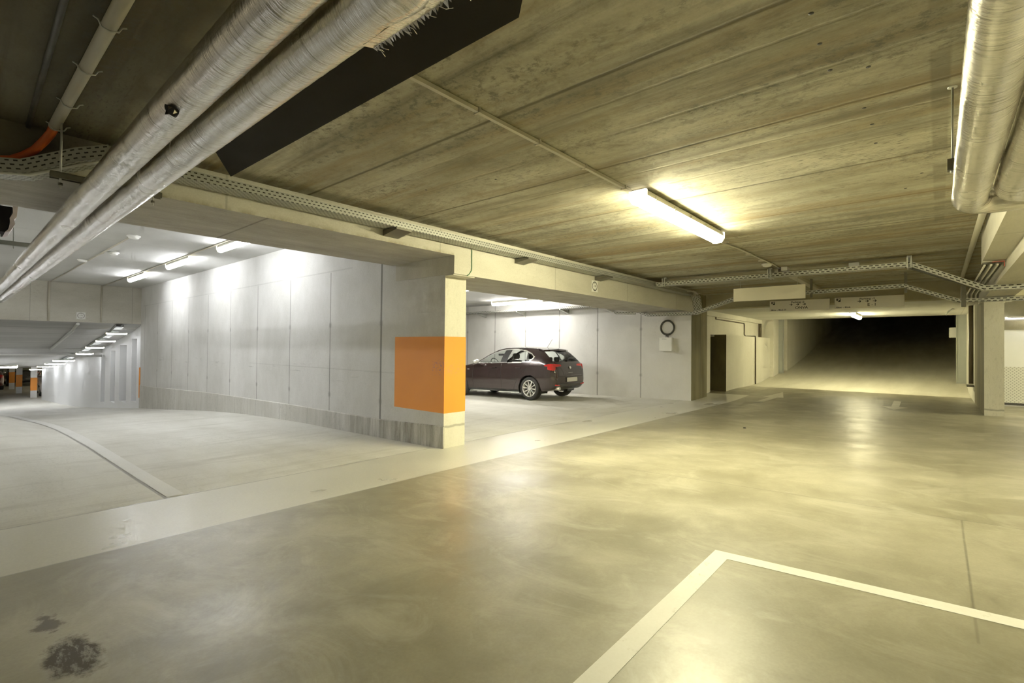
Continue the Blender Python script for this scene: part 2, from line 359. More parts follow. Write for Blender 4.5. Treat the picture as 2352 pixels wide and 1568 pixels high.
def grid(xs, ys, fz, skirt=.25):
    b = MB(); nx, ny = len(xs), len(ys)
    b.add([(x, y, fz(x, y)) for y in ys for x in xs], [(j * nx + i, j * nx + i + 1, (j + 1) * nx + i + 1, (j + 1) * nx + i) for j in range(ny - 1) for i in range(nx - 1)], 0, True)
    return b
def rng(a, b, st):
    n = max(1, round((b - a) / st)); return [a + (b - a) * i / n for i in range(n + 1)]
struct(grid(rng(-9, 17, .5), rng(-12, 3.84, .5), zf), 'floor', M['aisle'], 'glossy worn concrete floor of the main driving aisle', 'floor')
struct(grid(rng(-9, 14.2, .5), [3.84, 4.4, 4.95], zf), 'floor_strip', M['strip'], 'pale smooth concrete strip running past the orange banded column', 'floor')
struct(grid(rng(14.2, 17, .4), [3.84, 4.4, 5.6], zf), 'floor_corner', M['aisle'], 'worn concrete floor in the corner before the dark recess', 'floor')
struct(grid(rng(-9, 1.19, .3) + [1.3] + rng(1.5, 4.5, .5), [4.95, 5.5] + rng(6, 21, .5) + rng(22, 60, 1), zbay), 'floor_ramp_down', M['bay'], 'grey concrete floor of the left bay falling away as a ramp', 'floor')
struct(grid(rng(4.2, 12.6, .7), rng(4.95, 16, .8), zcar), 'floor_car_bay', M['bay'], 'dusty concrete floor of the bay where the dark car is parked', 'floor')
struct(grid(rng(17, 36, .5), rng(-.8, 5.2, 1), zf), 'floor_ramp_up', M['ramp'], 'concrete ramp climbing into darkness beyond the hanging signs', 'ramp')
struct(grid([1.25, 1.38], [4.97, 5.5] + rng(6, 21, .5), lambda x, y: zbay(x, y) + .004), 'floor_gutter', M['gutter'], 'narrow white strip running down the left ramp floor', 'floor strip')

# ------------------------------------------------------------------ shell
ceil = MB().box(-9, 13.4, -12, 4.7, 2.62, 2.8)
for (x, y) in [(2.43, .415), (2.70, .425), (2.99, .424), (3.08, .27), (3.59, .335), (3.88, .32), (4.25, .33), (5.2, .1), (5.6, .22), (2.9, 3.6), (3.1, 2.9)]:
    ceil.lathe([(.0, -.0015), (.011, -.0015), (.012, 0)], (x, y, 2.62), (0, 0, 1), 8, 1)
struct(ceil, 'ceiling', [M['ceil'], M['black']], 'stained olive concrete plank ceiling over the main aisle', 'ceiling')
struct(MB().box(-9, 4.56, 5.9, 19.94, 3.0, 3.2), 'ceiling_left_bay', M['bayceil'], 'smooth pale ceiling of the brightly lit left bay', 'ceiling')
struct(MB().box(4.56, 12.6, 5.8, 16, 2.62, 2.8), 'ceiling_car_bay', M['bayceil'], 'smooth pale ceiling above the dark parked car', 'ceiling')
# main beam over the bays: bottom deeper to the right of the column
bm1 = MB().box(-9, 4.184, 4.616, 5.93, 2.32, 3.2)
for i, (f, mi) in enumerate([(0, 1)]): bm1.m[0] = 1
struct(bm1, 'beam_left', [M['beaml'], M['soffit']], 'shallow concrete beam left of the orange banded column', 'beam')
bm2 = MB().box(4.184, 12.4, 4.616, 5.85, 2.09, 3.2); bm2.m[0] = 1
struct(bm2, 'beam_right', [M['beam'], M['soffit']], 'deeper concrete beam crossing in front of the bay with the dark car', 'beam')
# wall with column end
w = MB().box(4.19, 4.56, 4.79, 19.94, -1.4, 3.1); w.m[2] = 1
struct(w, 'wall_left', [M['wall'], M['colface']], 'long white concrete wall with vertical formwork joints ending in a column', 'wall')
pl = MB(); ys = [4.785] + rng(5.2, 19.94, .5)
for i, (a, b) in enumerate(zip(ys, ys[1:])):
    def top(y): return interp(y, [(4.79, .134), (6.1, .08), (9, .06), (13.4, -.015), (19, -.2)])
    pl.add([(4.175, a, -1.4), (4.175, b, -1.4), (4.175, b, top(b)), (4.175, a, top(a)), (4.19, b, top(b) + .012), (4.19, a, top(a) + .012)], [(0, 3, 2, 1), (3, 5, 4, 2)])
pl.add([(4.175, 4.785, -1.4), (4.2, 4.785, -1.4), (4.2, 4.785, .134), (4.175, 4.785, .134)], [(0, 1, 2, 3)])
struct(pl, 'baseboard_left', M['plinth'], 'stained rough concrete plinth along the foot of the long white wall', 'plinth')
ob = MB().box(4.1865, 4.5625, 4.7865, 5.85, .305, 1.295)
ob.f = [f for i, f in enumerate(ob.f) if i in (2, 4)]; ob.m = [0, 0]; ob.sm = [False, False]
tag(ob.build('orange_band', M['orange']), 'large orange painted warning band wrapping the end of the long white wall', 'painted band', None, 'structure')
ob = MB().box(4.16, 4.563, 19.9, 19.945, -.62, .38)
tag(ob.build('orange_band', M['orange']), 'narrow orange painted band at the far end of the white wall', 'painted band', None, 'structure')
# car bay wall, end wall and corner pillar
struct(MB().box(12.4, 12.65, 4.74, 16, -.6, 2.62), 'wall_car_bay', M['carwall'], 'pale concrete wall with vertical joints behind the dark car', 'wall')
struct(MB().box(4.56, 12.5, 15.5, 15.7, -.6, 2.62), 'wall_car_bay_end', M['carwall'], 'end wall closing the bay with the dark car', 'wall')
struct(MB().box(12.41, 13.5, 4.73, 5.4, -.35, 2.62), 'column_corner', M['darkcol'], 'shade-darkened concrete corner pillar beside the junction box', 'column')
# lintel and soffit beyond
lt = MB().box(13.4, 13.8, -3, 4.95, 2.255, 2.75); struct(lt, 'lintel', M['lintel'], 'concrete lintel behind the parking signs', 'beam')
struct(MB().box(13.8, 19.6, -1.2, 5.6, 2.26, 2.5), 'ceiling_ramp_entry', M['bayceil'], 'low slab over the foot of the ramp, lit by the small lamp', 'ceiling')
# left side of the ramp mouth
uw = MB().box(13.5, 14.40, 4.95, 5.3, -.3, 2.3).box(14.40, 14.8, 4.95, 5.3, 1.6, 2.3).box(14.8, 20.6, 4.95, 5.3, 1.55, 2.3)
struct(uw, 'wall_ramp_left_upper', M['pale'], 'pale upper wall left of the ramp with a dark pipe on it', 'wall')
lo = MB().box(14.75, 21.0, 4.62, 4.96, -.3, 1.6); lo.m[4] = 1  # end face gets the colour darkened for shade
struct(lo, 'wall_ramp_left_lower', [M['pale'], M['recess']], 'pale thick lower wall with a ledge left of the ramp', 'wall')
struct(MB().box(14.2, 15.2, 6.1, 6.3, -.3, 1.9).box(14.2, 14.38, 5.3, 6.1, -.3, 1.9).box(14.80, 15.2, 4.96, 6.1, -.3, 1.54), 'wall_recess', M['recess'], 'dark recess in the corner behind the pillar', 'recess')
struct(MB().box(13.5, 19.6, 4.88, 4.96, 2.12, 2.26), 'trim_cornice', M['pale'], 'concrete ledge along the top of the wall left of the ramp', 'ledge')
struct(MB().box(19.6, 20.9, 4.5, 4.97, .1, 2.5), 'column_gate_left', M['pale'], 'pale pier at the left side of the ramp gate', 'column')
struct(MB().box(21.0, 36, 4.35, 4.6, 0, 5.2), 'wall_ramp_tunnel_left', M['pale'], 'left wall of the dark ramp tunnel', 'wall')
struct(MB().box(15.3, 36, -.9, -.63, -.2, 5.2), 'wall_ramp_right', M['pale'], 'pale wall on the right side of the ramp', 'wall')
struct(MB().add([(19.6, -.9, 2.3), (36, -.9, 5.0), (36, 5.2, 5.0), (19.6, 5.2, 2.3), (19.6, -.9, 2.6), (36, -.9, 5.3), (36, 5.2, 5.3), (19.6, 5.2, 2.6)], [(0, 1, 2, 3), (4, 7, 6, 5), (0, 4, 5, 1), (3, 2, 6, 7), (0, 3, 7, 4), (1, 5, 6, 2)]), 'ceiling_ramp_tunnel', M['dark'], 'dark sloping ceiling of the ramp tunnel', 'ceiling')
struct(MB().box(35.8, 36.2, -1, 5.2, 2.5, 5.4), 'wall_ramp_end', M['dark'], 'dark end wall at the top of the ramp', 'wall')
# right column, beams, bay
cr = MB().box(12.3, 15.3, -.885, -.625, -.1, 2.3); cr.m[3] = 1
struct(cr, 'column_right', [M['colface'], M['darkcol']], 'concrete column with pale front and shade-darkened side right of the ramp', 'column')
struct(MB().box(-9, 8.1, -.62, -.4, 2.25, 2.7), 'beam_right_upper', M['beam'], 'shallow concrete beam stepping along the right side of the ceiling', 'beam')
struct(MB().box(-9, 13.4, -.95, -.6, 2.10, 2.7), 'beam_right_lower', M['beam'], 'deeper concrete beam resting on the right column', 'beam')
struct(MB().box(8.1, 8.3, -.62, -.4, 2.235, 2.7), 'beam_stub', M['beam'], 'short cross stub closing the end of the shallow right beam', 'beam')
struct(MB().box(15.1, 15.3, -8, -.9, 1.95, 2.75).box(13.4, 15.2, -8, -3, 2.3, 2.75), 'beam_right_bay', M['beam'], 'beam above the grey shutter door in the right bay', 'beam')
struct(MB().box(13.4, 15.3, -8, -.9, 2.62, 2.8), 'ceiling_right_bay', M['bayceil'], 'ceiling strip in front of the shutter door', 'ceiling')
struct(grid([15, 17.5], rng(-8, -.9, 1), lambda x, y: -.03 * y * .2), 'floor_right_bay', M['strip'], 'pale floor under the shutter door at the right edge', 'floor')
struct(grid([17, 17.5], [-12, -.9], lambda x, y: 0), 'floor_right_edge', M['aisle'], 'floor edge beyond the right column', 'floor')
# lower level beyond the left bay
struct(MB().box(-9, 4.19, 19.94, 19.99, 1.81, 3.1), 'beam_downstand', M['beam'], 'deep concrete downstand at the far end of the left bay', 'beam')
def zlow(y): return interp(y, [(19.95, 1.815), (21, 1.6), (26.8, .86), (31, .45), (36, -.05), (40, -.3), (70, -.3)])
lc = MB(); ys = rng(19.95, 60, 1.)
for a, b in zip(ys, ys[1:]): lc.add([(-9, a, zlow(a)), (8, a, zlow(a)), (8, b, zlow(b)), (-9, b, zlow(b))], [(0, 1, 2, 3)])
M['lowceil'] = concrete('lower_ceiling_concrete', (.36, .36, .35), (.6, .6, .59), .5, (.3, 2.2, 1), .8, lines=[dict(axis=1, off=22, w=.03, p=1.2, s=.3)])
struct(lc, 'ceiling_lower', M['lowceil'], 'sloping grey ceiling over the lower ramp at far left', 'ceiling')
# white niche wall then curved white wall
nw = MB()
cuts = [(19.95, 20.35), (20.7, 21.2), (21.75, 22.85), (23.55, 24.35), (25.4, 26.3)]
pos = 19.95
def pw(b, x0, x1, y0, y1, z0, z1): b.box(x0, x1, y0, y1, z0, z1)
ni = [(20.55, 21.25), (22.0, 23.05), (23.8, 24.6), (25.6, 26.4)]
p = 19.95
for (a, b) in ni:
    nw.box(4.22, 4.6, p, a, -2, 2.0)
    zt = zlow(a) - .36; zb0 = interp(a, DOWN) + .18
    nw.box(4.22, 4.6, a, b, -2, zb0); nw.box(4.22, 4.6, a, b, zt, 2.0)
    p = b
nw.box(4.22, 4.6, p, 26.9, -2, 2.0)
struct(nw, 'wall_lower_niches', M['white'], 'white wall with tall narrow slots beyond the end of the white concrete wall', 'wall')
struct(MB().box(4.66, 4.7, 19.95, 26.9, -2, 2.0), 'wall_lower_back', M['soffit'], 'grey blockwork seen through the narrow slots', 'wall')
cw = MB(); path = [(4.22, 26.9), (4.18, 28), (4.1, 29.5), (3.97, 31), (3.8, 32.7), (3.62, 34.4), (3.46, 35.8), (3.36, 36.5), (3.5, 37.0)]
for (a, b) in zip(path, path[1:]): cw.add([(a[0], a[1], -2), (b[0], b[1], -2), (b[0], b[1], 1.2), (a[0], a[1], 1.2)], [(0, 1, 2, 3)], 0, True)
struct(cw, 'wall_lower_curved', M['white'], 'white curved wall at the bottom of the ramp, far left', 'wall')
struct(MB().box(-9, 9, 58, 58.3, -2, .2), 'wall_lower_far', M['dark'], 'dark far wall of the lower level', 'wall')
lb = MB().box(-9, 4.25, 26.2, 26.6, .78, .98).tube([(-9, 26.1, .73), (3.1, 26.1, .73), (3.35, 26.1, .66), (4.2, 26.1, .66)], .05, 8); struct(lb, 'beam_lower', M['bayceil'], 'slim cross beam under the lower ceiling', 'beam')

c = empty('ceiling_conduit', (0, 0, 0)); tag(c, 'thick conduit running down the sloping lower ceiling at far left', 'conduit')
MB().tube([(2.62, y, zlow(y) - .05) for y in (20, 21, 24, 26)] , .045, 8).build('pipe', M['galv'], c)
c = empty('cable_tray', (0, 0, 0)); tag(c, 'grey cable tray following the sloping lower ceiling beside the white wall', 'cable tray')
b = MB()
for y0, y1 in ((20, 21), (21, 23), (23, 25), (25, 26.1), (26.7, 29), (29, 32)):
    z0, z1 = zlow(y0) - .1, zlow(y1) - .1
    b.add([(3.55, y0, z0), (3.75, y0, z0), (3.75, y1, z1), (3.55, y1, z1), (3.55, y0, z0 + .08), (3.55, y1, z1 + .08), (3.75, y0, z0 + .08), (3.75, y1, z1 + .08)], [(0, 1, 2, 3), (0, 3, 5, 4), (1, 6, 7, 2)])
b.build('channel', M['greypaint'], c)
# ------------------------------------------------------------------ markings on the floor
def flat(pts, dz=.003):
    b = MB(); b.add([(x, y, zf(x, y) + dz) for x, y in pts], [tuple(range(len(pts)))]); return b
pk = MB()
Q = [(3.013, 1.0), (3.056, -.28), (3.11, -2.4), (3.015, -2.4), (2.961, -.27), (2.918, .904), (1.3, .882), (-1.8, .87), (-1.8, .965), (1.3, .978)]
pk.add([(x, y, zf(x, y) + .0015) for x, y in Q], [(0, 5, 4, 1), (1, 4, 3, 2), (0, 9, 6, 5), (9, 8, 7, 6)])
tag(pk.build('parking_line', M['line']), 'white painted corner of a parking bay on the aisle floor in the foreground', 'floor marking', None, 'structure')
ar1 = [(12.9, 3.36), (14.0, 3.3), (13.95, 3.46), (15.3, 3.27), (14.0, 2.98), (14.0, 3.12), (12.95, 3.18)]
tag(flat(ar1).build('floor_arrow', M['arrowpaint']), 'faded arrow painted before the dark recess, pointing toward the ramp', 'floor marking', None, 'structure')
ar2 = [(12.6, .68), (13.3, .95), (13.25, .76), (14.7, .79), (14.6, .65), (13.25, .63), (13.15, .47)]
tag(flat(ar2).build('floor_arrow', M['arrowpaint']), 'faded arrow painted in the middle of the aisle, pointing away from the ramp', 'floor marking', None, 'structure')

db = MB(); db.lathe([(0, .016), (.02, .014), (.032, .005), (.035, 0)], (0, 0, 0), (0, 0, 1), 9); db.v = [(x * (1 + .3 * math.sin(7 * y)), y * .7, z) for x, y, z in db.v]
db = db.build('stone_chip', M['black'], None, (8.24, 2.30, zf(8.24, 2.30))); tag(db, 'small dark lump of debris lying alone on the aisle floor', 'debris')
# ------------------------------------------------------------------ lamps
def lamp(name, glow, L, W, label, loc, rz=0, group=None, clips=5, drop=.13):
    """batten along local x, hung below loc"""
    r = empty(name, loc, rz)
    tag(r, label, 'lamp', group)
    h = MB(); h.prism([(-W * .42, 0), (W * .42, 0), (W * .5, -drop * .42), (-W * .5, -drop * .42)], 0, 0, L)
    h.build('housing', M['lampbody'], r)
    d = MB(); n = 8
    prof = [(-W * .49, -drop * .42)] + [(W * .49 * math.cos(math.pi + math.pi * k / n), -drop * .45 - drop * .55 * math.sin(math.pi * k / n)) for k in range(n + 1)] + [(W * .49, -drop * .42)]
    d.prism(prof, 0, .03, L - .03); d.build('diffuser', glow, r)
    if clips:
        for i in range(clips):
            x = L * (i + .5) / clips
            for s in (-1, 1): MB().bbox(x - .012, x + .012, s * W * .5 - .006, s * W * .5 + .006, -drop * .62, -drop * .2, .002).build('clip', M['galv'], r)
    for x in (0, L - .03): MB().prism([(-W * .5, 0), (W * .5, 0), (W * .5, -drop * .55), (W * .3, -drop * .95), (-W * .3, -drop * .95), (-W * .5, -drop * .55)], 0, x, x + .03).build('end_cap', M['capglow'], r)
    return r
lamp('ceiling_lamp', M['lampwarm'], 2.15, .17, 'large lit batten lamp on the plank ceiling over the aisle', (4.08, 2.06, 2.60), 0)
lamp('ceiling_lamp', M['lampfar'], 1.5, .13, 'small lit lamp under the slab at the foot of the ramp', (16.9, 1.83, 2.255), 0, None, 0)
for y0, L, t in [(8.42, 1.6, 'lit batten lamp on the left bay ceiling, nearest the beam'), (11.6, 1.65, 'lit batten lamp on the left bay ceiling, middle of the row of three'), (15.1, 1.75, 'lit batten lamp on the left bay ceiling, nearest the far downstand')]:
    lamp('ceiling_lamp', M['lampcool'], L, .12, t, (3.27, y0, 2.985), math.pi / 2, 'batten lamps of the left bay', 0)
lamp('ceiling_lamp', M['lampcar'], 1.95, .13, 'lit batten lamp on the ceiling above the dark car', (11.35, 8.75, 2.61), math.pi / 2, None, 0)
# further fittings of the same rows, outside the frame; the left bay one is unseen added fill
lamp('ceiling_lamp', M['lampwarm'], 2.15, .17, 'lit batten lamp over the right parking bays near the viewer', (4.0, -3.1, 2.60), 0, None, 0)
lamp('ceiling_lamp', M['lampwarm'], 2.15, .17, 'lit batten lamp over the right parking bays by the shutter', (11.0, -3.6, 2.60), 0, None, 0)
lamp('ceiling_lamp', M['lampcar'], 1.95, .13, 'lit batten lamp over the hidden end of the car bay', (8.0, 8.3, 2.61), math.pi / 2, None, 0)
lamp('ceiling_lamp', M['fillside'], 1.65, .12, 'unseen fill lamp added at the left side of the left bay', (-2.6, 9.5, 2.985), math.pi / 2, None, 0)  # added out of view to fill the left wall and pipe undersides
# lower level: small battens across the wall edge
for i, (y, ) in enumerate([(20.6,), (22.3,), (24.2,), (26.3,), (30.0,), (32.0,), (34.0,), (36.3,)]):
    x = 3.75 if y < 30 else 3.45 - .02 * (y - 30) * 2
    lamp('strip_lamp', M['lamplow'], .55 if y < 28 else .75, .1, 'small lit strip lamp under the sloping lower ceiling beside the white wall', (x - .35, y, zlow(y) - .16), 0, 'strip lamps of the lower ramp', 0, .06)
lamp('strip_lamp', M['lamplow'], 2.0, .2, 'bright strip lamp hidden behind the far downstand', (-1.5, 24.5, zlow(24.5) - .16), 0, None, 0)
lamp('strip_lamp', M['lamplow'], 2.0, .2, 'bright strip lamp in front of the distant orange columns', (.2, 33, zlow(33) - .16), 0, None, 0)

# ------------------------------------------------------------------ conduits and detectors
c = empty('ceiling_conduit', (1.5, 2.12, 2.62)); tag(c, 'thin cream conduit running across the plank ceiling to the large aisle lamp', 'conduit')
MB().box(0, 2.56, -.013, .013, -.03, -.006).build('channel', M['creampipe'], c)
for x in (.6, 1.2, 1.8, 2.45):
    MB().box(x - .008, x + .008, -.02, .02, -.034, 0).box(x - .006, x + .006, .02, .028, -.034, .0).build('saddle', M['creampipe'], c)
c = empty('ceiling_conduit', (0, 0, 0)); tag(c, 'thin cream conduit curving from the aisle lamp to a round detector', 'conduit')
MB().tube([(6.23, 2.13, 2.56), (6.5, 2.2, 2.585), (6.85, 2.2, 2.6), (7.4, 2.15, 2.605), (9.1, 2.1, 2.605), (10.0, 2.1, 2.605)], .011, 8).build('pipe', M['creampipe'], c)
for x in (6.85, 7.9, 8.6): MB().box(x - .01, x + .01, 2.12, 2.2, 2.59, 2.62).build('saddle', M['creampipe'], c)
c = MB().bbox(9.75, 13.4, 2.05, 2.17, 2.56, 2.619); tag(c.build('cable_trunking', M['creampipe']), 'wide cream trunking on the ceiling behind the blank sign', 'trunking')
def detector(loc, label, r=.06, group=None):
    e = empty('smoke_detector', loc); tag(e, label, 'smoke detector', group)
    MB().lathe([(0, 0), (r * .95, 0), (r, -.012), (r * .95, -.02), (0, -.02)], (0, 0, 0), (0, 0, 1), 20).build('base', M['whiteplastic'], e)
    MB().lathe([(r * .8, -.02), (r * .72, -.045), (r * .4, -.055), (0, -.056)], (0, 0, 0), (0, 0, 1), 20).build('sensor_dome', M['whiteplastic'], e)
    return e
detector((9.05, 2.18, 2.62), 'white round detector on the plank ceiling past the large lamp', .09)
MB_ = MB().bbox(9.55, 9.74, 1.98, 2.08, 2.55, 2.62); tag(MB_.build('conduit_box', M['whiteplastic']), 'small white box on the ceiling where the cream conduit meets the tray', 'junction box')
e = empty('emergency_unit', (9.84, 1.05, 2.55)); tag(e, 'small white unit with a green cable above the far cable tray', 'junction box')
MB().bbox(-.06, .06, -.07, .07, -.05, .07).build('case', M['whiteplastic'], e)
MB().tube([(0, .07, 0), (0, .12, .02), (0, .16, -.03), (0, .17, -.08)], .01, 8).build('green_cable', M['greencable'], e)
# left bay conduits
c = empty('ceiling_conduit', (0, 0, 0)); tag(c, 'long conduit carrying the three lamps of the left bay', 'conduit')
MB().cyl((3.2, 6.1, 2.985), (3.2, 19.9, 2.985), .014, 8).build('pipe', M['creampipe'], c)
MB().cyl((3.16, 19.92, 2.98), (3.16, 19.92, 1.82), .022, 8).build('drop_pipe', M['creampipe'], c)
c = empty('ceiling_conduit', (0, 0, 0)); tag(c, 'thin conduit with white detectors on the left bay ceiling', 'conduit')
MB().cyl((2.02, 10.3, 2.985), (1.98, 19.9, 2.985), .014, 8).build('pipe', M['creampipe'], c)
MB().cyl((1.95, 19.92, 2.98), (1.95, 19.92, 1.82), .03, 8).build('drop_pipe', M['creampipe'], c)
MB().cyl((2.0, 13.2, 2.985), (2.02, 12.6, 2.97), .012, 8).build('branch', M['creampipe'], c)
detector((2.05, 10.35, 3.0), 'white detector at the near end of the left bay conduit', .1)
detector((2.16, 12.55, 3.0), 'white detector beside the middle of the left bay conduit', .1)
detector((1.92, 14.2, 3.0), 'white detector at the far left of the left bay conduit', .1)
# left cream conduit with saddles and the orange tail
c = empty('ceiling_conduit', (0, 0, 0)); tag(c, 'thick cream pipe on the dark ceiling with an orange cable leaving its end', 'conduit')
MB().cyl((.47, 1.5, 2.595), (.44, 4.42, 2.595), .03, 14).build('pipe', M['creampipe'], c)
for y in (2.2, 2.8, 3.34, 3.9, 4.38):
    b = MB(); b.tube([(.395, y, 2.6), (.413, y, 2.592), (.425, y, 2.566), (.455, y, 2.558), (.485, y, 2.568), (.497, y, 2.592), (.515, y, 2.6)], .004, 6); b.build('saddle', M['galv'], c)
MB().tube([(.44, 4.42, 2.595), (.43, 4.48, 2.56), (.40, 4.54, 2.51), (.363, 4.575, 2.455), (.31, 4.58, 2.40), (.255, 4.585, 2.36), (.19, 4.585, 2.34)], .026, 10).build('orange_cable', M['orangecable'], c)
tag(MB().tube([(.29, 1.6, 2.61), (.3, 2.8, 2.608), (.33, 4.6, 2.608)], .014, 8).build('black_cable', M['blackcable']), 'black cable stapled to the dark ceiling beside the thick cream pipe', 'cable')

# ------------------------------------------------------------------ cable trays
def tray(path, lat, width, height, mat):
    """U-shaped tray swept along path; lat = sideways unit vector; returns MB with uv (u along, v across)"""
    path = [V(p) for p in path]; lat = V(lat); b = MB(); b.uv = {}
    d = 0; prev = None; sec = [(-.5, 1), (-.5, 0), (.5, 0), (.5, 1)]
    vv = [0, height, height + width, 2 * height + width]
    rows = []
    for i, p in enumerate(path):
        if i: d += (p - path[i - 1]).length
        if i == 0: t = path[1] - path[0]
        elif i == len(path) - 1: t = path[-1] - path[-2]
        else: t = (path[i + 1] - p).normalized() + (p - path[i - 1]).normalized()
        t.normalize(); up = lat.cross(t).normalized()
        if up.z < 0: up = -up
        rows.append([(p + lat * (s * width) + up * (h * height), d) for s, h in sec])
    for r0, r1 in zip(rows, rows[1:]):
        for k in range(3):
            o = len(b.v); b.v += [tuple(r0[k][0]), tuple(r1[k][0]), tuple(r1[k + 1][0]), tuple(r0[k + 1][0])]
            b.f.append((o, o + 1, o + 2, o + 3)); b.m.append(0); b.sm.append(False)
            for q, (u, v) in enumerate([(r0[k][1], vv[k]), (r1[k][1], vv[k]), (r1[k][1], vv[k + 1]), (r0[k][1], vv[k + 1])]): b.uv[o + q] = (u, v)
    return b
def mk_tray(path, lat, w, h, mat, label):
    e = empty('cable_tray', (0, 0, 0)); tag(e, label, 'cable tray')
    tray(path, lat, w, h, mat).build('channel', mat, e); return e
T1 = mk_tray([(.78, 4.49, 2.445), (11.6, 4.49, 2.445)], (0, 1, 0), .2, .07, M['tray'], 'long perforated cable tray running along the beam below the plank ceiling')
for x in (3.22, 5.45, 7.63):
    MB().prism([(4.612, 2.44), (4.36, 2.44), (4.36, 2.415), (4.612, 2.375)], 0, x - .1, x + .1).build('bracket', M['darksteel'], T1)
for i in range(4):
    MB().tube([(.8, 4.421 + .045 * i, 2.472), (5, 4.42 + .046 * i, 2.473), (11.55, 4.421 + .045 * i, 2.474)], .024, 8).build('cable', M['blackcable'], T1)
T1b = mk_tray([(.76, 4.42, 2.45), (.6, 4.5, 2.40), (.34, 4.6, 2.27), (.1, 4.7, 2.25), (-.6, 4.9, 2.25)], (.3, .95, 0), .2, .09, M['tray'], 'bent perforated tray dipping under the beam left of the foil pipes')
MB().tube([(.76, 4.37, 2.45), (.6, 4.45, 2.40), (.34, 4.52, 2.27), (.1, 4.6, 2.245), (-.6, 4.8, 2.245)], .012, 6).build('side_rail', M['galv'], T1b)
def hang(e, x, y, z, w=.3, top=2.62):
    """hanger strap standing around a tray running along y"""
    MB().box(x - .02, x + w, y - .03, y - .015, z - .02, min(top, z + .14)).box(x - .02, x + w, y + .015, y + .03, z - .02, min(top, z + .14)).box(x + .06, x + .1, y - .03, y + .03, z - .02, top).build('hanger', M['galv'], e)
T2 = mk_tray([(9.6, 4.37, 2.45), (9.6, .32, 2.45), (9.6, -.48, 2.03), (9.6, -4, 2.05)], (1, 0, 0), .2, .07, M['trayf'], 'perforated cable tray crossing the aisle ceiling in front of the blank sign')
for y in (4.2, 2.25, .33): hang(T2, 9.5, y, 2.45, .22)
MB().box(9.48, 9.72, -1.2, -1.1, 2.0, 2.15).build('hanger', M['galv'], T2)
MB().tube([(9.62, 4.4, 2.47), (9.6, 2.4, 2.475), (9.62, .4, 2.475), (9.6, -.45, 2.06), (9.6, -3.5, 2.075)], .02, 6).build('cable', M['blackcable'], T2)
T3 = mk_tray([(11.55, 5.75, 2.08), (11.55, 5.5, 1.98), (11.55, 4.3, 1.98), (11.55, 3.35, 2.3), (11.55, .48, 2.34), (11.55, -.27, 2.02), (11.55, -4, 2.03)], (1, 0, 0), .2, .06, M['trayf'], 'far cable tray rising from the corner pillar and passing behind the blank sign')
for y in (1.95, .45): MB().box(11.5, 11.54, y - .02, y + .02, 2.24, 2.62).build('hanger', M['darksteel'], T3)
MB().box(11.44, 11.66, -.36, -.3, 1.95, 2.3).build('hanger', M['darksteel'], T3)
T4 = mk_tray([(11.75, 4.45, 2.44), (11.82, 4.41, 2.36), (11.84, 4.38, 2.06)], (.25, .97, 0), .2, .06, M['trayf'], 'short upright cable tray dropping at the end of the beam')
MB().tube([(11.2, 4.4, 2.5), (11.6, 4.38, 2.54), (11.95, 4.36, 2.44), (12.0, 4.36, 2.25), (11.9, 4.4, 2.1), (11.7, 4.45, 2.03)], .014, 8).build('cable', M['greycable'], T4)
T5 = mk_tray([(12.08, 5.9, 2.33), (12.08, 15.2, 2.33)], (1, 0, 0), .3, .06, M['trayf'], 'pale cable tray along the top of the wall behind the dark car')
for y in (7.0, 8.5, 10.2, 12.0): MB().prism([(12.399, 2.325), (11.93, 2.325), (11.93, 2.305), (12.399, 2.2)], 1, y - .02, y + .02).build('bracket', M['galv'], T5)
T6 = mk_tray([(11.5, 5.85, 2.04), (11.3, 6.3, 2.06)], (1, .3, 0), .25, .05, M['trayf'], 'short bent tray stub under the beam above the cable coil')
# earth wire on the beam face
tag(MB().tube([(4.48, 4.609, 2.44), (4.485, 4.609, 2.2), (4.48, 4.609, 2.16), (4.44, 4.609, 2.11), (4.40, 4.609, 2.085)], .007, 6).build('earth_wire', M['greencable']), 'thin green earth wire hanging on the beam above the orange band', 'cable')
# rubber pad between column and beam
tag(MB().bbox(4.185, 4.565, 4.63, 4.8, 2.075, 2.089).build('bearing_plate', M['pale']), 'flat plate under the beam on top of the orange banded column', 'plate', None, 'structure')

# ------------------------------------------------------------------ foil wrapped pipes
def wrinkled(path, r, seed, amp=.0012, along=1, extra=None):
    P = [V(p) for p in path]; fine = []; step = .02
    for a, b in zip(P, P[1:]):
        n = max(1, int((b - a).length / step)); fine += [a + (b - a) * i / n for i in range(n)]
    fine.append(P[-1]); cum = [0]
    for a, b in zip(fine, fine[1:]): cum.append(cum[-1] + (b - a).length)
    def rf(i, a):
        s = cum[i]
        d = mnoise.noise((s * 28, math.cos(a) * 1.3 + seed, math.sin(a) * 1.3)) * amp
        d += mnoise.noise((s * 2.2, math.cos(a) * .8 + seed * 2, math.sin(a) * .8)) * amp * 1.3
        k = abs(math.sin(s * math.pi / 1.15 + seed)); d -= .0012 * max(0, 1 - k * 30)      # tape joints
        if extra: d += extra(s, a)
        return r + d
    return MB().tube(fine, rf, 40, True, 0)
def arc(c, r, a0, a1, n=8):
    return [(c[0] + r * math.cos(a0 + (a1 - a0) * i / n), c[1] + r * math.sin(a0 + (a1 - a0) * i / n), c[2]) for i in range(n + 1)]
p = empty('foil_pipe', (0, 0, 0)); tag(p, 'thick silver foil wrapped pipe at upper left, the left one of the pair', 'pipe')
wrinkled([(.596, .12, 2.13), (.596, 16, 2.13)], .073, 1.3).build('foil_wrap', M['foily'], p)
rg = random.Random(4); pts = []
for k in range(14):
    a = 2 * math.pi * k / 14; q = .03 + .018 * rg.random(); pts.append((q * math.cos(a) * 1.6, q * math.sin(a) * .75))
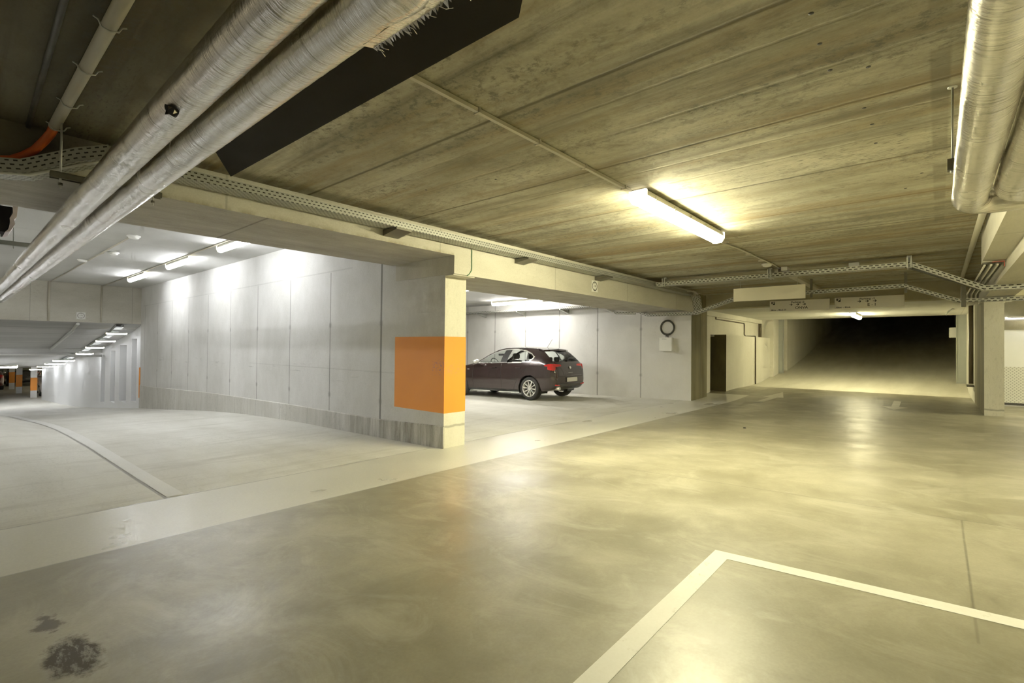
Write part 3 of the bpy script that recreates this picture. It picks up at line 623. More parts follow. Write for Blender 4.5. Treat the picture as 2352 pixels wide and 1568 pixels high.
b = MB(); ctr = V((.596, 2.245, 2.13)); nrm = V((-.53, 0, -.85)).normalized(); sd = V((0, 1, 0)); up = nrm.cross(sd)
b.add([ctr + nrm * .0775 + sd * x * .7 + up * y for x, y in pts], [tuple(range(14))]); b.build('torn_hole', M['blackduct'], p)['label'] = 'dark torn hole in the foil'
for k in range(5):
    a = 1.2 + k * 1.1; MB().add([ctr + nrm * .078 + sd * .035 * math.cos(a) + up * .022 * math.sin(a), ctr + nrm * .095 + sd * .03 * math.cos(a + .3) + up * .018 * math.sin(a + .3), ctr + nrm * .079 + sd * .035 * math.cos(a + .7) + up * .022 * math.sin(a + .7)], [(0, 1, 2)]).build('torn_flap', M['foily'], p)
p = empty('foil_pipe', (0, 0, 0)); tag(p, 'silver foil wrapped pipe at upper left with a frayed flap beside the black duct', 'pipe')
wrinkled([(.769, .12, 2.13), (.769, 16, 2.13)], .075, 5.1, extra=lambda s, a: sm((1.25 - s) / .35) * (.009 + .009 * mnoise.noise((s * 9, math.cos(a) * 2.5, math.sin(a) * 2.5 + 3)) + .004 * mnoise.noise((s * 40, math.cos(a) * 3, math.sin(a) * 3)))).build('foil_wrap', M['foily'], p)
rg = random.Random(11); vs = []; fs = []; n = 44
for i in range(n + 1):
    y = 1.3 - .7 * i / n; t = i / n
    ext = .01 + .012 * abs(math.sin(t * 7)) + .02 * rg.random() ** 3
    vs += [(.80, y, 2.058), (.838 + .012 * t, y + .006 * rg.random(), 2.07), (.84 + ext * .6, y - .01 * rg.random(), 2.062 - .005 * rg.random() - ext * .05)]
for i in range(n):
    a = 3 * i; fs += [(a, a + 1, a + 4, a + 3), (a + 1, a + 2, a + 4)]
MB().add(vs, fs).build('frayed_flap', M['foily'], p)
for k in range(16):
    y = 1.3 - .6 * rg.random(); MB().tube([(.84, y, 2.066), (.85 + .01 * rg.random(), y - .01, 2.062), (.858 + .02 * rg.random(), y - .03 * rg.random(), 2.05 + .02 * rg.random())], .0012, 5).build('loose_thread', M['foily'], p)
p = empty('foil_pipe', (0, 0, 0)); tag(p, 'shiny foil wrapped pipe at upper right whose elbow is nearest the ramp', 'pipe')
wrinkled([(.95, -.129, 2.0)] + [(3.0, -.129, 2.0)] + arc((3.62, -.249, 2.0), .12, math.pi / 2, 0) + [(3.74, -3.0, 2.0)], .075, 8.2, .0012, 0).build('foil_wrap', M['foilx'], p)
p = empty('foil_pipe', (0, 0, 0)); tag(p, 'shiny foil wrapped pipe at the right edge, tucked inside the elbow of its neighbour', 'pipe')
wrinkled([(.95, -.286, 2.0)] + [(2.9, -.286, 2.0)] + arc((3.46, -.406, 2.0), .12, math.pi / 2, 0) + [(3.58, -3.0, 2.0)], .075, 3.7, .0012, 0).build('foil_wrap', M['foilx'], p)
h = empty('pipe_hanger', (.457, 4.244, 2.62)); tag(h, 'threaded rod hanger carrying the left foil pipes', 'hanger')
for x in (0, .49):
    MB().cyl((x, 0, 0), (x, 0, -.47), .006, 8).build('threaded_rod', M['galv'], h)
    MB().lathe([(.018, 0), (.018, -.004), (0, -.004)], (x, 0, 0), (0, 0, 1), 10).build('ceiling_plate', M['galv'], h)
    MB().lathe([(0, -.435), (.012, -.435), (.012, -.45), (0, -.45)], (x, 0, 0), (0, 0, 1), 6).build('nut', M['darksteel'], h)
MB().box(-.05, .54, -.022, -.018, -.41, -.37).box(-.05, .54, .018, .022, -.41, -.37).box(-.05, .54, -.022, .022, -.374, -.37).build('channel', M['darksteel'], h)
h = empty('pipe_hanger', (3.61, -.06, 2.62)); tag(h, 'threaded rod hanger carrying the right foil pipes near the elbow', 'hanger')
for y in (0, -.42):
    if y == 0:
        MB().cyl((0, y, 0), (0, y, -.47), .006, 8).build('threaded_rod', M['galv'], h)
        MB().lathe([(.022, 0), (.022, -.004), (0, -.004)], (0, y, 0), (0, 0, 1), 10).build('ceiling_plate', M['galv'], h)
MB().box(-.022, .022, -.33, .022, -.46, -.40).build('channel', M['darksteel'], h)
MB().lathe([(0, -.46), (.012, -.46), (.012, -.475), (0, -.475)], (0, 0, 0), (0, 0, 1), 6).build('nut', M['galv'], h)
# black ducts
tag(MB().prism([(1.5, 1.285), (1.46, 4.26), (1.234, 3.855), (.95, 3.36), (.95, .67)], 2, 2.5, 2.6).build('air_duct', M['blackduct']), 'long flat matt black duct with mitred ends under the ceiling beside the foil pipes', 'duct')
d = empty('air_duct', (0, 0, 0)); tag(d, 'black duct end with a torn pink and white rim at the left edge', 'duct')
MB().prism([(-1.4, 2.40), (.40, 2.40), (.43, 2.45), (.455, 2.69), (-1.4, 2.69)], 1, 7.9, 8.3).build('body', M['blackduct'], d)
M['pinkfoil'] = plain('pink_white_foil', (.72, .62, .6), .4, .2, .25, 14)
MB().prism([(.40, 2.395), (.425, 2.43), (.44, 2.5), (.435, 2.56), (.46, 2.62), (.455, 2.715), (.5, 2.715), (.49, 2.58), (.47, 2.55), (.48, 2.5), (.44, 2.41)], 1, 7.88, 8.32).build('torn_rim', M['pinkfoil'], d)
MB().cyl((.37, 8.1, 2.995), (.37, 8.1, 2.3), .006, 6).build('threaded_rod', M['galv'], d)
MB().cyl((.48, 8.1, 2.995), (.48, 8.1, 2.25), .006, 6).build('threaded_rod', M['galv'], d)
MB().box(.36, .62, 8.06, 8.14, 2.28, 2.33).build('channel', M['greypaint'], d)

# ------------------------------------------------------------------ signs
def text(body, size, origin, right, up, mat, parent, name='lettering', align='CENTER', sx=1.):
    cu = bpy.data.curves.new(name, 'FONT'); cu.body = body; cu.size = size; cu.align_x = align; cu.align_y = 'CENTER'; cu.extrude = .0006; cu.offset = .0012
    t = bpy.data.objects.new(name, cu); COL.objects.link(t)
    bpy.context.view_layer.update()
    me = bpy.data.meshes.new_from_object(t.evaluated_get(bpy.context.evaluated_depsgraph_get()))
    COL.objects.unlink(t); bpy.data.objects.remove(t)
    me.materials.clear(); me.materials.append(mat)
    o = bpy.data.objects.new(name, me); COL.objects.link(o); r = V(right); u = V(up); n = r.cross(u)
    o.parent = parent
    o.matrix_local = Matrix(((r.x * sx, u.x, n.x, origin[0]), (r.y * sx, u.y, n.y, origin[1]), (r.z * sx, u.z, n.z, origin[2]), (0, 0, 0, 1)))
    return o
def arrow_shape(b, x, y, z, s):
    # right pointing arrow on a face looking toward -x; right on the sign is -y
    P = [(-1, -.2), (.25, -.2), (-.25, -.8), (.2, -.8), (1, 0), (.2, .8), (-.25, .8), (.25, .2), (-1, .2)]
    b.add([(x, y - px * s, z + pz * s) for px, pz in P], [(0, 1, 7, 8), (1, 2, 3, 4), (4, 5, 6, 7), (1, 4, 7)])
RY, UP = (0, -1, 0), (0, 0, 1)
def parking_sign(loc, label, l1, l2, l3, w=1.255, h=.25):
    e = empty('parking_sign', loc); tag(e, label, 'sign')
    MB().bbox(0, .03, -w / 2, w / 2, -h / 2, h / 2, .003).build('panel', M['signgrey'], e)
    f = -.001
    ic = MB().box(f, f + .0008, w / 2 - .115, w / 2 - .035, .03, .11); ic.build('parking_symbol', M['black'], e)
    text('P', .085, (f - .001, w / 2 - .08, .068), RY, UP, M['signface'], e, 'symbol_letter')
    MB().box(f - .0012, f - .0004, w / 2 - .062, w / 2 - .035, .03, .055).build('symbol_notch', M['signface'], e)
    text(l1, .055, (f, .02, .075), RY, UP, M['black'], e, sx=1.25)
    b = MB()
    for q in (.16, .02, -.12): arrow_shape(b, f, q, .022, .034)
    b.build('arrows', M['black'], e)
    text(l2, .085, (f, -.06, -.06), RY, UP, M['black'], e, sx=1.1)
    text(l3, .046, (f, w / 2 - .035, -.098), RY, UP, M['black'], e, align='LEFT', sx=1.3)
    return e
parking_sign((13.36, 2.525, 2.245), 'hanging parking sign marked -2 with three arrows and the word ONVA', 'Parking -2', 'ONVA', 'Bloc - Blok D')
parking_sign((13.36, 1.17, 2.25), 'hanging parking sign marked -1 with three arrows and the letters E - I', 'Parking -1', 'E - I', 'Bloc - Blok')
e = empty('blank_sign', (10.3, 2.467, 2.252)); tag(e, 'blank cream sign board hanging under the ceiling left of the parking signs', 'sign')
MB().bbox(0, .03, -.627, .627, -.128, .128, .003).build('panel', M['signface'], e)
for y in (-.5, .5): MB().cyl((.015, y, .128), (.015, y, .365), .003, 6).build('hanging_wire', M['galv'], e)
def height_sign(loc, right, label, s, t, yy):
    e = empty('height_sign', loc); tag(e, label, 'sign'); r = V(right); n = r.cross(V((0, 0, 1)))
    def P(a, z, d=0): return r * a + V((0, 0, z)) + n * d
    MB().add([P(-s, -s, .001), P(s, -s, .001), P(s, s, .001), P(-s, s, .001), P(-s, -s, .005), P(s, -s, .005), P(s, s, .005), P(-s, s, .005)], [(0, 3, 2, 1), (4, 5, 6, 7), (0, 1, 5, 4), (1, 2, 6, 5), (2, 3, 7, 6), (3, 0, 4, 7)]).build('plate', M['whiteplastic'], e)
    b = MB(); k = 36
    for i in range(k):
        a, c = 2 * math.pi * i / k, 2 * math.pi * (i + 1) / k
        b.add([P(.84 * s * math.cos(a), .84 * s * math.sin(a), .006), P(.84 * s * math.cos(c), .84 * s * math.sin(c), .006), P(.68 * s * math.cos(c), .68 * s * math.sin(c), .006), P(.68 * s * math.cos(a), .68 * s * math.sin(a), .006)], [(0, 1, 2, 3)])
    for q in (1, -1): b.add([P(-.16 * s, .64 * s * q, .006), P(.16 * s, .64 * s * q, .006), P(0, .42 * s * q, .006)], [(0, 1, 2)])
    b.build('ring', yy, e)
    text(t, .42 * s, P(0, 0, .006), right, UP, yy, e)
    return e
height_sign((7.53, 4.614, 2.265), (1, 0, 0), 'small white plate with a black ring on the beam above the dark car', .1, '1.90', M['black'])
M['greyink'] = plain('grey_ink', (.32, .31, .28), .6)
height_sign((2.68, 19.935, 2.01), (1, 0, 0), 'small white plate with a grey ring on the far downstand of the left bay', .105, '1.90', M['greyink'])

# ------------------------------------------------------------------ wall fittings
e = empty('junction_box', (12.4, 5.36, 1.29)); tag(e, 'square white junction box on the wall below the cable coil', 'junction box')
MB().bbox(-.13, 0, -.165, .165, -.17, .17, .008).build('case', M['whiteplastic'], e)
MB().bbox(-.15, -.131, -.17, .17, -.175, .175, .006).build('lid', M['whiteplastic'], e)
MB().box(-.1512, -.15, -.03, .09, .125, .135).build('nameplate', M['greypaint'], e)
for i in range(4): MB().tube([(-.06, .03 - .025 * i, .17), (-.055, .03 - .022 * i, .222)], .006, 6).build('cable_tail', M['blackcable'], e)
b = MB()
for i in range(5):
    rr = .175 + .008 * (i % 3); dx = -.02 - .012 * (i // 2); a0 = i * .7
    b.tube([(12.4 + dx, 5.36 + rr * .98 * math.cos(a0 + t * .26), 1.725 + rr * math.sin(a0 + t * .26)) for t in range(25)], .017, 8)
tag(b.build('cable_coil', M['blackcable']), 'coil of black cable hanging on the wall above the white junction box', 'cable coil')
def pipe_on_wall(pts, r, mat, label, name='wall_pipe'): return tag(MB().tube(pts, r, 8).build(name, mat), label, 'pipe')
pipe_on_wall([(14.8, 4.93, 2.2), (14.8, 4.93, 2.06), (14.95, 4.93, 2.06), (17.55, 4.93, 2.055), (17.6, 4.93, 2.0), (17.6, 4.93, 1.68), (17.62, 4.9, 1.625), (17.64, 4.6, 1.622), (17.66, 4.595, 1.58), (17.68, 4.595, 0.03)], .02, M['pipedark'], 'thin dark pipe stepping down the pale wall left of the ramp')
pipe_on_wall([(19.4, 4.9, 2.12), (19.4, 4.9, 1.61)], .06, M['pipedark'], 'short thick dark downpipe above the ledge left of the ramp', 'downpipe')
e = empty('downpipe', (0, 0, 0)); tag(e, 'tall brown downpipe on the wall behind the right column', 'pipe')
MB().cyl((15.75, -.58, .42), (15.75, -.58, 2.255), .045, 10).build('pipe', M['pipedark'], e)
MB().box(15.5, 16.0, -.628, -.5, .36, .4).build('bracket', M['darksteel'], e)
# gate posts and control box
tag(MB().box(20.35, 20.45, 4.38, 4.5, .3, 2.5).box(20.45, 20.5, 4.35, 4.38, .3, 2.5).build('gate_track', M['greypaint']), 'grey steel gate track at the left side of the dark ramp', 'gate track')
tag(MB().box(19.8, 19.95, -.63, -.41, .2, 2.4).box(19.78, 19.8, -.42, -.40, .2, 2.4).build('gate_track', M['greypaint']), 'grey steel gate track at the right side of the dark ramp', 'gate track')
e = empty('control_box', (21, -.36, 1.78)); tag(e, 'white gate control box on the right side of the dark ramp', 'control box')
MB().bbox(-.1, .05, -.1, .1, -.16, .16, .01).build('case', M['whiteplastic'], e)
MB().cyl((0, -.1, .16), (0, -.16, .7), .02, 8).build('cable', M['blackcable'], e)
MB().cyl((0, -.1, -.16), (0, -.12, -.3), .03, 8).build('gland', M['orangecable'], e)
MB().box(-.04, .04, -.27, -.1, -.02, .02).build('bracket', M['greypaint'], e)
MB().cyl((0, -.12, -.3), (.05, -.2, -1.3), .025, 8).build('green_hose', M['greencable'], e)
# red-rimmed cable penetration and cables on the right
e = empty('cable_sleeve', (8.08, -.5, 2.2)); tag(e, 'wall sleeve with a red rim where the cable bundle leaves the beam', 'cable sleeve')
MB().box(-.021, .0, -.08, .02, .024, .029).box(-.021, .0, -.085, -.08, -.03, .029).build('red_rim', M['redtrim'], e)
for i in range(6):
    y = -.42 - .028 * i; dz = .012 * (i % 2)
    o = MB().tube([(8.12, y, 2.2 + dz), (9.0, y + .01, 2.19 + dz), (10.2, y + .03, 2.175 - dz), (11.4, y + .05, 2.14 + dz), (12.2, y + .02, 2.13), (13.3, y, 2.16)], .011, 8).build('power_cable', [M['greycable'], M['blackcable']][i % 2])
    tag(o, ['pale cable in the bundle running from the red rimmed sleeve toward the right column', 'black cable in the bundle running from the red rimmed sleeve toward the right column'][i % 2], 'cable', 'cable bundle by the right column')
tag(MB().tube([(3.9, -.345, 2.585), (8, -.345, 2.585), (13.3, -.345, 2.585)], .03, 10).build('ceiling_pipe', M['creampipe']), 'pale pipe running along the ceiling beside the right beam', 'pipe')
tag(MB().tube([(16.6, -.30, 2.258), (16.6, -.22, 2.2), (16.6, -.14, 2.10)], .022, 8).build('gate_tube', M['whiteplastic']), 'short white tube sloping under the slab near the right gate track', 'tube')
# roller shutter at the right edge
sh = empty('garage_door', (15.2, 0, 0)); tag(sh, 'pale sectional garage door with a perforated lower half at the right edge', 'garage door')
MB().box(0, .04, -4, -.97, .85, 1.66).build('upper_panel', M['white'], sh)
nm = N('perforated_door_panel'); u, v_, w_ = nm.sep()
d1 = nm.m('ABSOLUTE', nm.m('SUBTRACT', nm.m('FRACT', nm.m('MULTIPLY', nm.m('ADD', v_, w_), 16.)), .5)); d2 = nm.m('ABSOLUTE', nm.m('SUBTRACT', nm.m('FRACT', nm.m('MULTIPLY', nm.m('SUBTRACT', v_, w_), 16.)), .5))
M['perfdoor'] = nm.bsdf(nm.mix(nm.m('LESS_THAN', nm.m('MAXIMUM', d1, d2), .3), (.62, .62, .58), (.36, .36, .33)), .5)
MB().box(0, .04, -4, -.97, .07, .85).build('lower_panel', M['perfdoor'], sh)
MB().box(-.01, .05, -4, -.97, .02, .07).build('bottom_seal', M['black'], sh)
MB().box(-.03, .02, -1.0, -.94, .02, 1.9).build('side_rail', M['white'], sh)
MB().box(-.02, .02, -4, -.97, 1.66, 1.86).build('head_panel', M['darkcol'], sh)
lamp('strip_lamp', M['lampdim'], 1.4, .08, 'white strip lamp above the garage door at the right edge', (15.05, -2.5, 1.93), math.pi / 2, None, 0, .05)
# far columns
for i, (x, y, t) in enumerate([(3.19, 38.2, 'orange banded column at far left, nearest of the three distant ones'), (2.87, 42.0, 'orange banded column at far left, middle of the three distant ones'), (2.82, 46.3, 'orange banded column at far left, farthest of the three distant ones')]):
    e = empty('banded_column', (x, y, -1.9)); tag(e, t, 'column', 'distant orange banded columns', 'structure')
    MB().box(-.13, .13, -.13, .13, 0, 1.9).build('shaft', M['white'], e)
    MB().box(-.133, .133, -.133, .133, .4, 1.12).build('orange_band', M['orange'], e)
tag(MB().box(-9, 2.6, 50, 50.2, -1.9, .1).build('wall_grey', M['greypaint']), 'grey wall behind the distant orange columns', 'wall', None, 'structure')

# ------------------------------------------------------------------ cars
def cspl(P, n):
    """Catmull-Rom through 2D points, n samples"""
    out = []; m_ = len(P) - 1
    for i in range(n + 1):
        t = i / n * m_; k = min(int(t), m_ - 1); f = t - k
        p0, p1, p2, p3 = P[max(k - 1, 0)], P[k], P[k + 1], P[min(k + 2, m_)]
        out.append(tuple(.5 * ((2 * b) + (-a + c) * f + (2 * a - 5 * b + 4 * c - d) * f * f + (-a + 3 * b - 3 * c + d) * f ** 3) for a, b, c, d in zip(p0, p1, p2, p3)))
    return out
ZT = [(0, .68), (.015, .79), (.04, .90), (.075, 1.0), (.12, 1.075), (.25, 1.205), (.40, 1.325), (.52, 1.39), (.7, 1.425), (1.1, 1.455), (1.45, 1.465), (1.8, 1.45), (2.1, 1.40), (2.45, 1.26), (2.75, 1.10), (2.96, 1.005), (3.2, .965), (3.75, .88), (4.05, .79), (4.22, .69), (4.30, .58)]
ZB = [(0, .44), (.05, .36), (.15, .28), (.4, .24), (.8, .2), (2, .19), (3.4, .2), (4.0, .22), (4.2, .28), (4.30, .36)]
WW = [(0, .67), (.03, .735), (.08, .79), (.16, .835), (.3, .868), (.55, .892), (.8, .9), (1.2, .888), (2, .876), (3.0, .886), (3.4, .899), (3.8, .872), (4.05, .80), (4.2, .68), (4.30, .5)]
WR = [(0, .62), (.06, .66), (.12, .66), (.3, .61), (.55, .58), (1.0, .585), (1.6, .59), (2.05, .575), (2.45, .63), (2.8, .70), (3.0, .745), (3.8, .70), (4.3, .40)]
BELT = [(0, .92), (.12, .965), (.5, .985), (1.0, .98), (2, .955), (2.75, .925), (3.4, .9)]
def mono(P):
    def f(x): return interp(x, P)
    return f
def smooth_interp(P, x, h=.045):
    k = [(-h, 1), (-h / 2, 2), (0, 3), (h / 2, 2), (h, 1)]
    if x < .13: h2 = .008; k = [(-h2, 1), (0, 2), (h2, 1)]
    return sum(interp(x + d, P) * w_ for d, w_ in k) / sum(w_ for _, w_ in k)
def section(u, n):
    zt, zb, w_, wr = (smooth_interp(P, u) for P in (ZT, ZB, WW, WR))
    belt = min(smooth_interp(BELT, u), zt - .07); g = max(0., zt - belt - .07)
    z4 = zb + .52 * (belt - zb)
    wb = .955 * w_
    wtop = min(wr, wb - .02) if g > .02 else wr
    P = [(0, zb), (.5 * w_, zb), (.84 * w_, zb + .005), (.955 * w_, zb + .05 * min(1, (belt - zb) / .5)), (.985 * w_, zb + .3 * (belt - zb)), (w_, z4), (.99 * w_, zb + .8 * (belt - zb)), (wb, belt),
         (wb + (wtop - wb) * .42 + .02 * min(1, g / .3), belt + (zt - .06 - belt) * .5), (wtop, zt - .055), (wtop - .07, zt - .022), (wtop * .5, zt - .004), (0, zt)]
    return cspl(P, n)
def pip(x, y, P):
    c = False; j = len(P) - 1
    for i in range(len(P)):
        if (P[i][1] > y) != (P[j][1] > y) and x < (P[j][0] - P[i][0]) * (y - P[i][1]) / (P[j][1] - P[i][1]) + P[i][0]: c = not c
        j = i
    return c
def pdist(x, y, P):
    d = 9
    for i in range(len(P)):
        a, b = P[i], P[(i + 1) % len(P)]; dx, dy = b[0] - a[0], b[1] - a[1]; L = dx * dx + dy * dy or 1e-9
        t = max(0, min(1, ((x - a[0]) * dx + (y - a[1]) * dy) / L)); d = min(d, math.hypot(x - a[0] - t * dx, y - a[1] - t * dy))
    return d
WIN_ALL = [(3.0, .985), (2.92, 1.06), (2.72, 1.185), (2.5, 1.285), (2.25, 1.36), (2.0, 1.392), (1.6, 1.392), (1.3, 1.35), (1.08, 1.272), (.93, 1.175), (.96, 1.12), (1.08, 1.035), (1.2, 1.018), (2.0, 1.0)]
WIN_F = [(2.9, 1.005), (2.72, 1.165), (2.5, 1.262), (2.25, 1.336), (2.04, 1.362), (2.1, 1.015)]
WIN_R = [(1.86, 1.018), (1.80, 1.368), (1.6, 1.368), (1.32, 1.328), (1.22, 1.29), (1.16, 1.04)]
WIN_Q = [(1.10, 1.06), (1.17, 1.265), (1.05, 1.235), (.97, 1.17), (1.0, 1.12)]
WIN_ALL, WIN_F, WIN_R, WIN_Q = ([(x - .27, y) for x, y in W] for W in (WIN_ALL, WIN_F, WIN_R, WIN_Q))
def seam(u, z):
    w_ = .0055
    if .27 < z < .99 and abs(u - (1.76 + .05 * (z - .6))) < w_: return True
    if .3 < z < .95 and abs(u - (2.86 - .06 * abs(z - .6))) < w_: return True
    ur = interp(z, [(.27, 1.33), (.45, 1.24), (.62, 1.16), (.8, .95), (.95, .74), (1.02, .76)])
    if .27 < z < 1.03 and abs(u - ur) < w_ * 1.2: return True
    if 1.2 < u < 2.85 and abs(z - .275) < .004: return True
    return False
UR, UF, RT = .78, 3.41, .318
def make_car(name, label, paint, lod=1, group=None):
    root = empty(name); tag(root, label, 'car', group)
    us = []; u = 0
    while u < 4.30:
        us.append(u); u += (.005 if u < .13 else .009) * (1 if lod == 1 else 4)
    us.append(4.30); nh = 156 if lod == 1 else 24
    rings = []
    for u in us:
        h = section(u, nh); rings.append([(v, u, z) for v, z in h] + [(-v, u, z) for v, z in h[-2:0:-1]])
    nr = len(rings[0]); B = {k: MB() for k in ('body', 'window', 'chrome', 'pillar', 'tail_light', 'rear_window', 'windscreen', 'diffuser')}
    vid = {k: {} for k in B}
    def put(k, idx, pts, mi=0):
        b = B[k]; f = []
        for q, p_ in zip(idx, pts):
            if q not in vid[k]: vid[k][q] = len(b.v); b.v.append(p_)
            f.append(vid[k][q])
        b.f.append(tuple(f)); b.m.append(mi); b.sm.append(True)
    def classify(v, u, z, n):
        av = abs(v)
        if av > .52:
            for uw in (UR, UF):
                if (u - uw) ** 2 + (z - RT) ** 2 < .362 ** 2 and z < .72: return None, 0
        if z > .96 and av > .42 and abs(n[0]) > .22 and u > .57:
            if pip(u, z, WIN_ALL):
                if any(pip(u, z, W) for W in (WIN_F, WIN_R, WIN_Q)): return 'window', 0
                return ('chrome', 0) if pdist(u, z, WIN_ALL) < .026 else ('pillar', 0)
        if 2.1 < u < 2.97 and av < interp(u, [(2.1, .53), (2.97, .70)]) and n[2] > .3 and z > .98: return 'windscreen', 0
        if u < .56 and z > 1.04 and n[1] < -.25 or (u < .5 and z > 1.06 and av > .4 and n[1] < -.12):
            lim = interp(u, [(.1, .67), (.3, .62), (.55, .56)])
            if av < lim and u > .10: return 'rear_window', 0
        # tail lamps: round at the corner, thin toward the middle
        if u < .36 and .75 < z < 1.03:
            if (av - .76) ** 2 + (z - .895) ** 2 * 1.3 < .0095 and u < .2: return 'tail_light', 0
            if u < .3 and av > .40:
                mid = .945; hh = interp(av, [(.40, .022), (.6, .034), (.8, .045)]) * interp(u, [(0, 1), (.14, 1), (.3, .25)])
                if abs(z - mid) < hh: return 'tail_light', 0
        if z < .375 and u < .16 and av < .62: return 'diffuser', 0
        if z < .27 and u > .4: return 'diffuser', 0
        if lod == 1 and av > .55 and seam(u, z): return 'body', 1
        if lod == 1 and u < .13 and ((abs(z - .64) < .006 and av < .66) or (.64 < z < .9 and abs(av - .60) < .005)): return 'body', 1
        return 'body', 0
    for i in range(len(us) - 1):
        for k in range(nr):
            k2 = (k + 1) % nr; idx = [i * nr + k, i * nr + k2, (i + 1) * nr + k2, (i + 1) * nr + k]
            pts = [rings[i][k], rings[i][k2], rings[i + 1][k2], rings[i + 1][k]]
            c = [sum(p_[j] for p_ in pts) / 4 for j in range(3)]
            n = (V(pts[1]) - V(pts[0])).cross(V(pts[3]) - V(pts[0]))
            if n.length < 1e-12: n = (V(pts[2]) - V(pts[1])).cross(V(pts[3]) - V(pts[2]))
            n.normalize(); n = -n
            if n.x * c[0] < 0 and abs(n.x) > .5: n = -n
            kk, mi = classify(*c, n)
            if kk: put(kk, idx, pts, mi)
    # closing faces at tail and nose
    for ri, uu in ((0, 0), (len(us) - 1, 4.30)):
        h = section(uu, nh); nv = 20
        for k in range(nh):
            for j in range(nv):
                def P(a, b):
                    t = -1 + 2 * b / nv; v, z = h[a]; q = (1 - t * t) * .035
                    return (v * t, uu + (-q if ri == 0 else q), z)
                pts = [P(k, j), P(k, j + 1), P(k + 1, j + 1), P(k + 1, j)]; base = 10 ** 7 + ri * 10 ** 6
                cz = pts[0][2]; kk = 'diffuser' if (cz < .47 and ri == 0 and abs(pts[0][0]) < .6) else 'body'
                put(kk, [base + a * 50 + b for a, b in ((k, j), (k, j + 1), (k + 1, j + 1), (k + 1, j))], pts, 1 if (lod == 1 and ri == 0 and abs(cz - .64) < .006) else 0)
    B['body'].build('body', [paint, M['blacktrim']], root)
    for k, nm_, mt in (('windscreen', 'windscreen', 'carglass'), ('rear_window', 'rear_window', 'carglass'), ('window', 'side_window', 'carglass'), ('chrome', 'chrome_trim', 'chrome'), ('pillar', 'pillar_trim', 'blacktrim'), ('tail_light', 'tail_light', 'redlens'), ('diffuser', 'lower_trim', 'blacktrim')):
        if B[k].f:
            if k in ('window', 'tail_light', 'chrome', 'pillar'):
                for s in (1, -1):
                    b = MB(); mp = {}
                    for f in B[k].f:
                        if sum(B[k].v[q][0] for q in f) * s > 0:
                            g = []
                            for q in f:
                                if q not in mp: mp[q] = len(b.v); b.v.append(B[k].v[q])
                                g.append(mp[q])
                            b.f.append(tuple(g)); b.m.append(0); b.sm.append(True)
                    if b.f: b.build(nm_, M[mt], root)
            else: B[k].build(nm_, M[mt], root)
    # wheels
    for uw in (UR, UF):
        for s in (-1, 1):
            x0 = s * .665; seg = 40 if lod == 1 else 16
            t = MB().lathe([(.20, 0), (.215, 0), (.285, -.004 * 0), (.308, .015), (.318, .04), (.318, .165), (.308, .19), (.285, .205), (.222, .207), (.205, .19)], (x0, uw, RT), (s, 0, 0), seg).build('wheel', M['tyre'], root)
            r = MB().lathe([(.222, .207), (.214, .212), (.205, .205), (.198, .17), (.195, .05)], (x0, uw, RT), (s, 0, 0), seg)
            r.lathe([(0, .19), (.03, .195), (.045, .185), (.05, .16)], (x0, uw, RT), (s, 0, 0), 16)
            for k in range(10):
                a = 2 * math.pi * k / 10 + .1; w0, w1 = .012, .016
                ca, sa = math.cos(a), math.sin(a)
                def Q(rr, tt, hh): return (x0 + s * hh, uw + rr * ca - tt * sa, RT + rr * sa + tt * ca)
                r.add([Q(.035, -w0, .178), Q(.035, w0, .178), Q(.205, w1, .198), Q(.205, -w1, .198), Q(.035, -w0, .14), Q(.035, w0, .14), Q(.205, w1, .15), Q(.205, -w1, .15)], [(0, 1, 2, 3), (0, 4, 5, 1), (2, 6, 7, 3), (1, 5, 6, 2), (0, 3, 7, 4)])
            ro = r.build('rim', M['rim'], t)
            MB().lathe([(0, .06), (.15, .06), (.15, .05)], (x0, uw, RT), (s, 0, 0), 20).build('brake_disc', M['darksteel'], t)
            # wheel housing
            ar = MB(); k = 18
            for j in range(k):
                a0, a1 = math.pi * (-.12 + 1.24 * j / k), math.pi * (-.12 + 1.24 * (j + 1) / k)
                ar.add([(s * q, uw + .366 * math.cos(a), RT + .366 * math.sin(a)) for q, a in ((.5, a0), (.86, a0), (.86, a1), (.5, a1))], [(0, 1, 2, 3)])
            ar.add([(s * .5, uw + .37 * math.cos(math.pi * (-.12 + 1.24 * j / k)), RT + .37 * math.sin(math.pi * (-.12 + 1.24 * j / k))) for j in range(k + 1)], [tuple(range(k + 1))])
            ar.build('wheel_arch', M['blacktrim'], root)
    for s in (-1, 1):
        m_ = MB(); m_.lathe([(0, -.075), (.04, -.07), (.068, -.03), (.072, .02), (.06, .07), (0, .085)], (s * .98, 2.62, 1.04), (0, 1, 0), 16)
        m_.v = [(s * .98 + (x - s * .98) * 1.35, y, z) for x, y, z in m_.v]; m_.cyl((s * .86, 2.63, .99), (s * .96, 2.63, 1.02), .022, 8)
        m_.build('wing_mirror', M['mirror'], root)
    if lod == 1:
        for s in (-1, 1):
            for u in (1.05, 1.95): MB().tube([(s * .868, u, .865), (s * .905, u + .03, .87), (s * .905, u + .17, .868), (s * .868, u + .2, .863)], .011, 8).build('door_handle', paint, root)
            MB().bbox(s * .62 - .1, s * .62 + .1, .01, .05, .405, .44, .008).build('reflector', M['redlens'], root)
            MB().box(s * .872 - .004, s * .872 + .004, 3.0, 3.08, .80, .815).build('side_repeater', M['chrome'], root)
        # spoiler, wiper, plate, emblem, exhaust, aerial
        sp = MB(); S = [(-.60, .47), (-.4, .40), (0, .37), (.4, .40), (.60, .47)]; n_ = len(S)
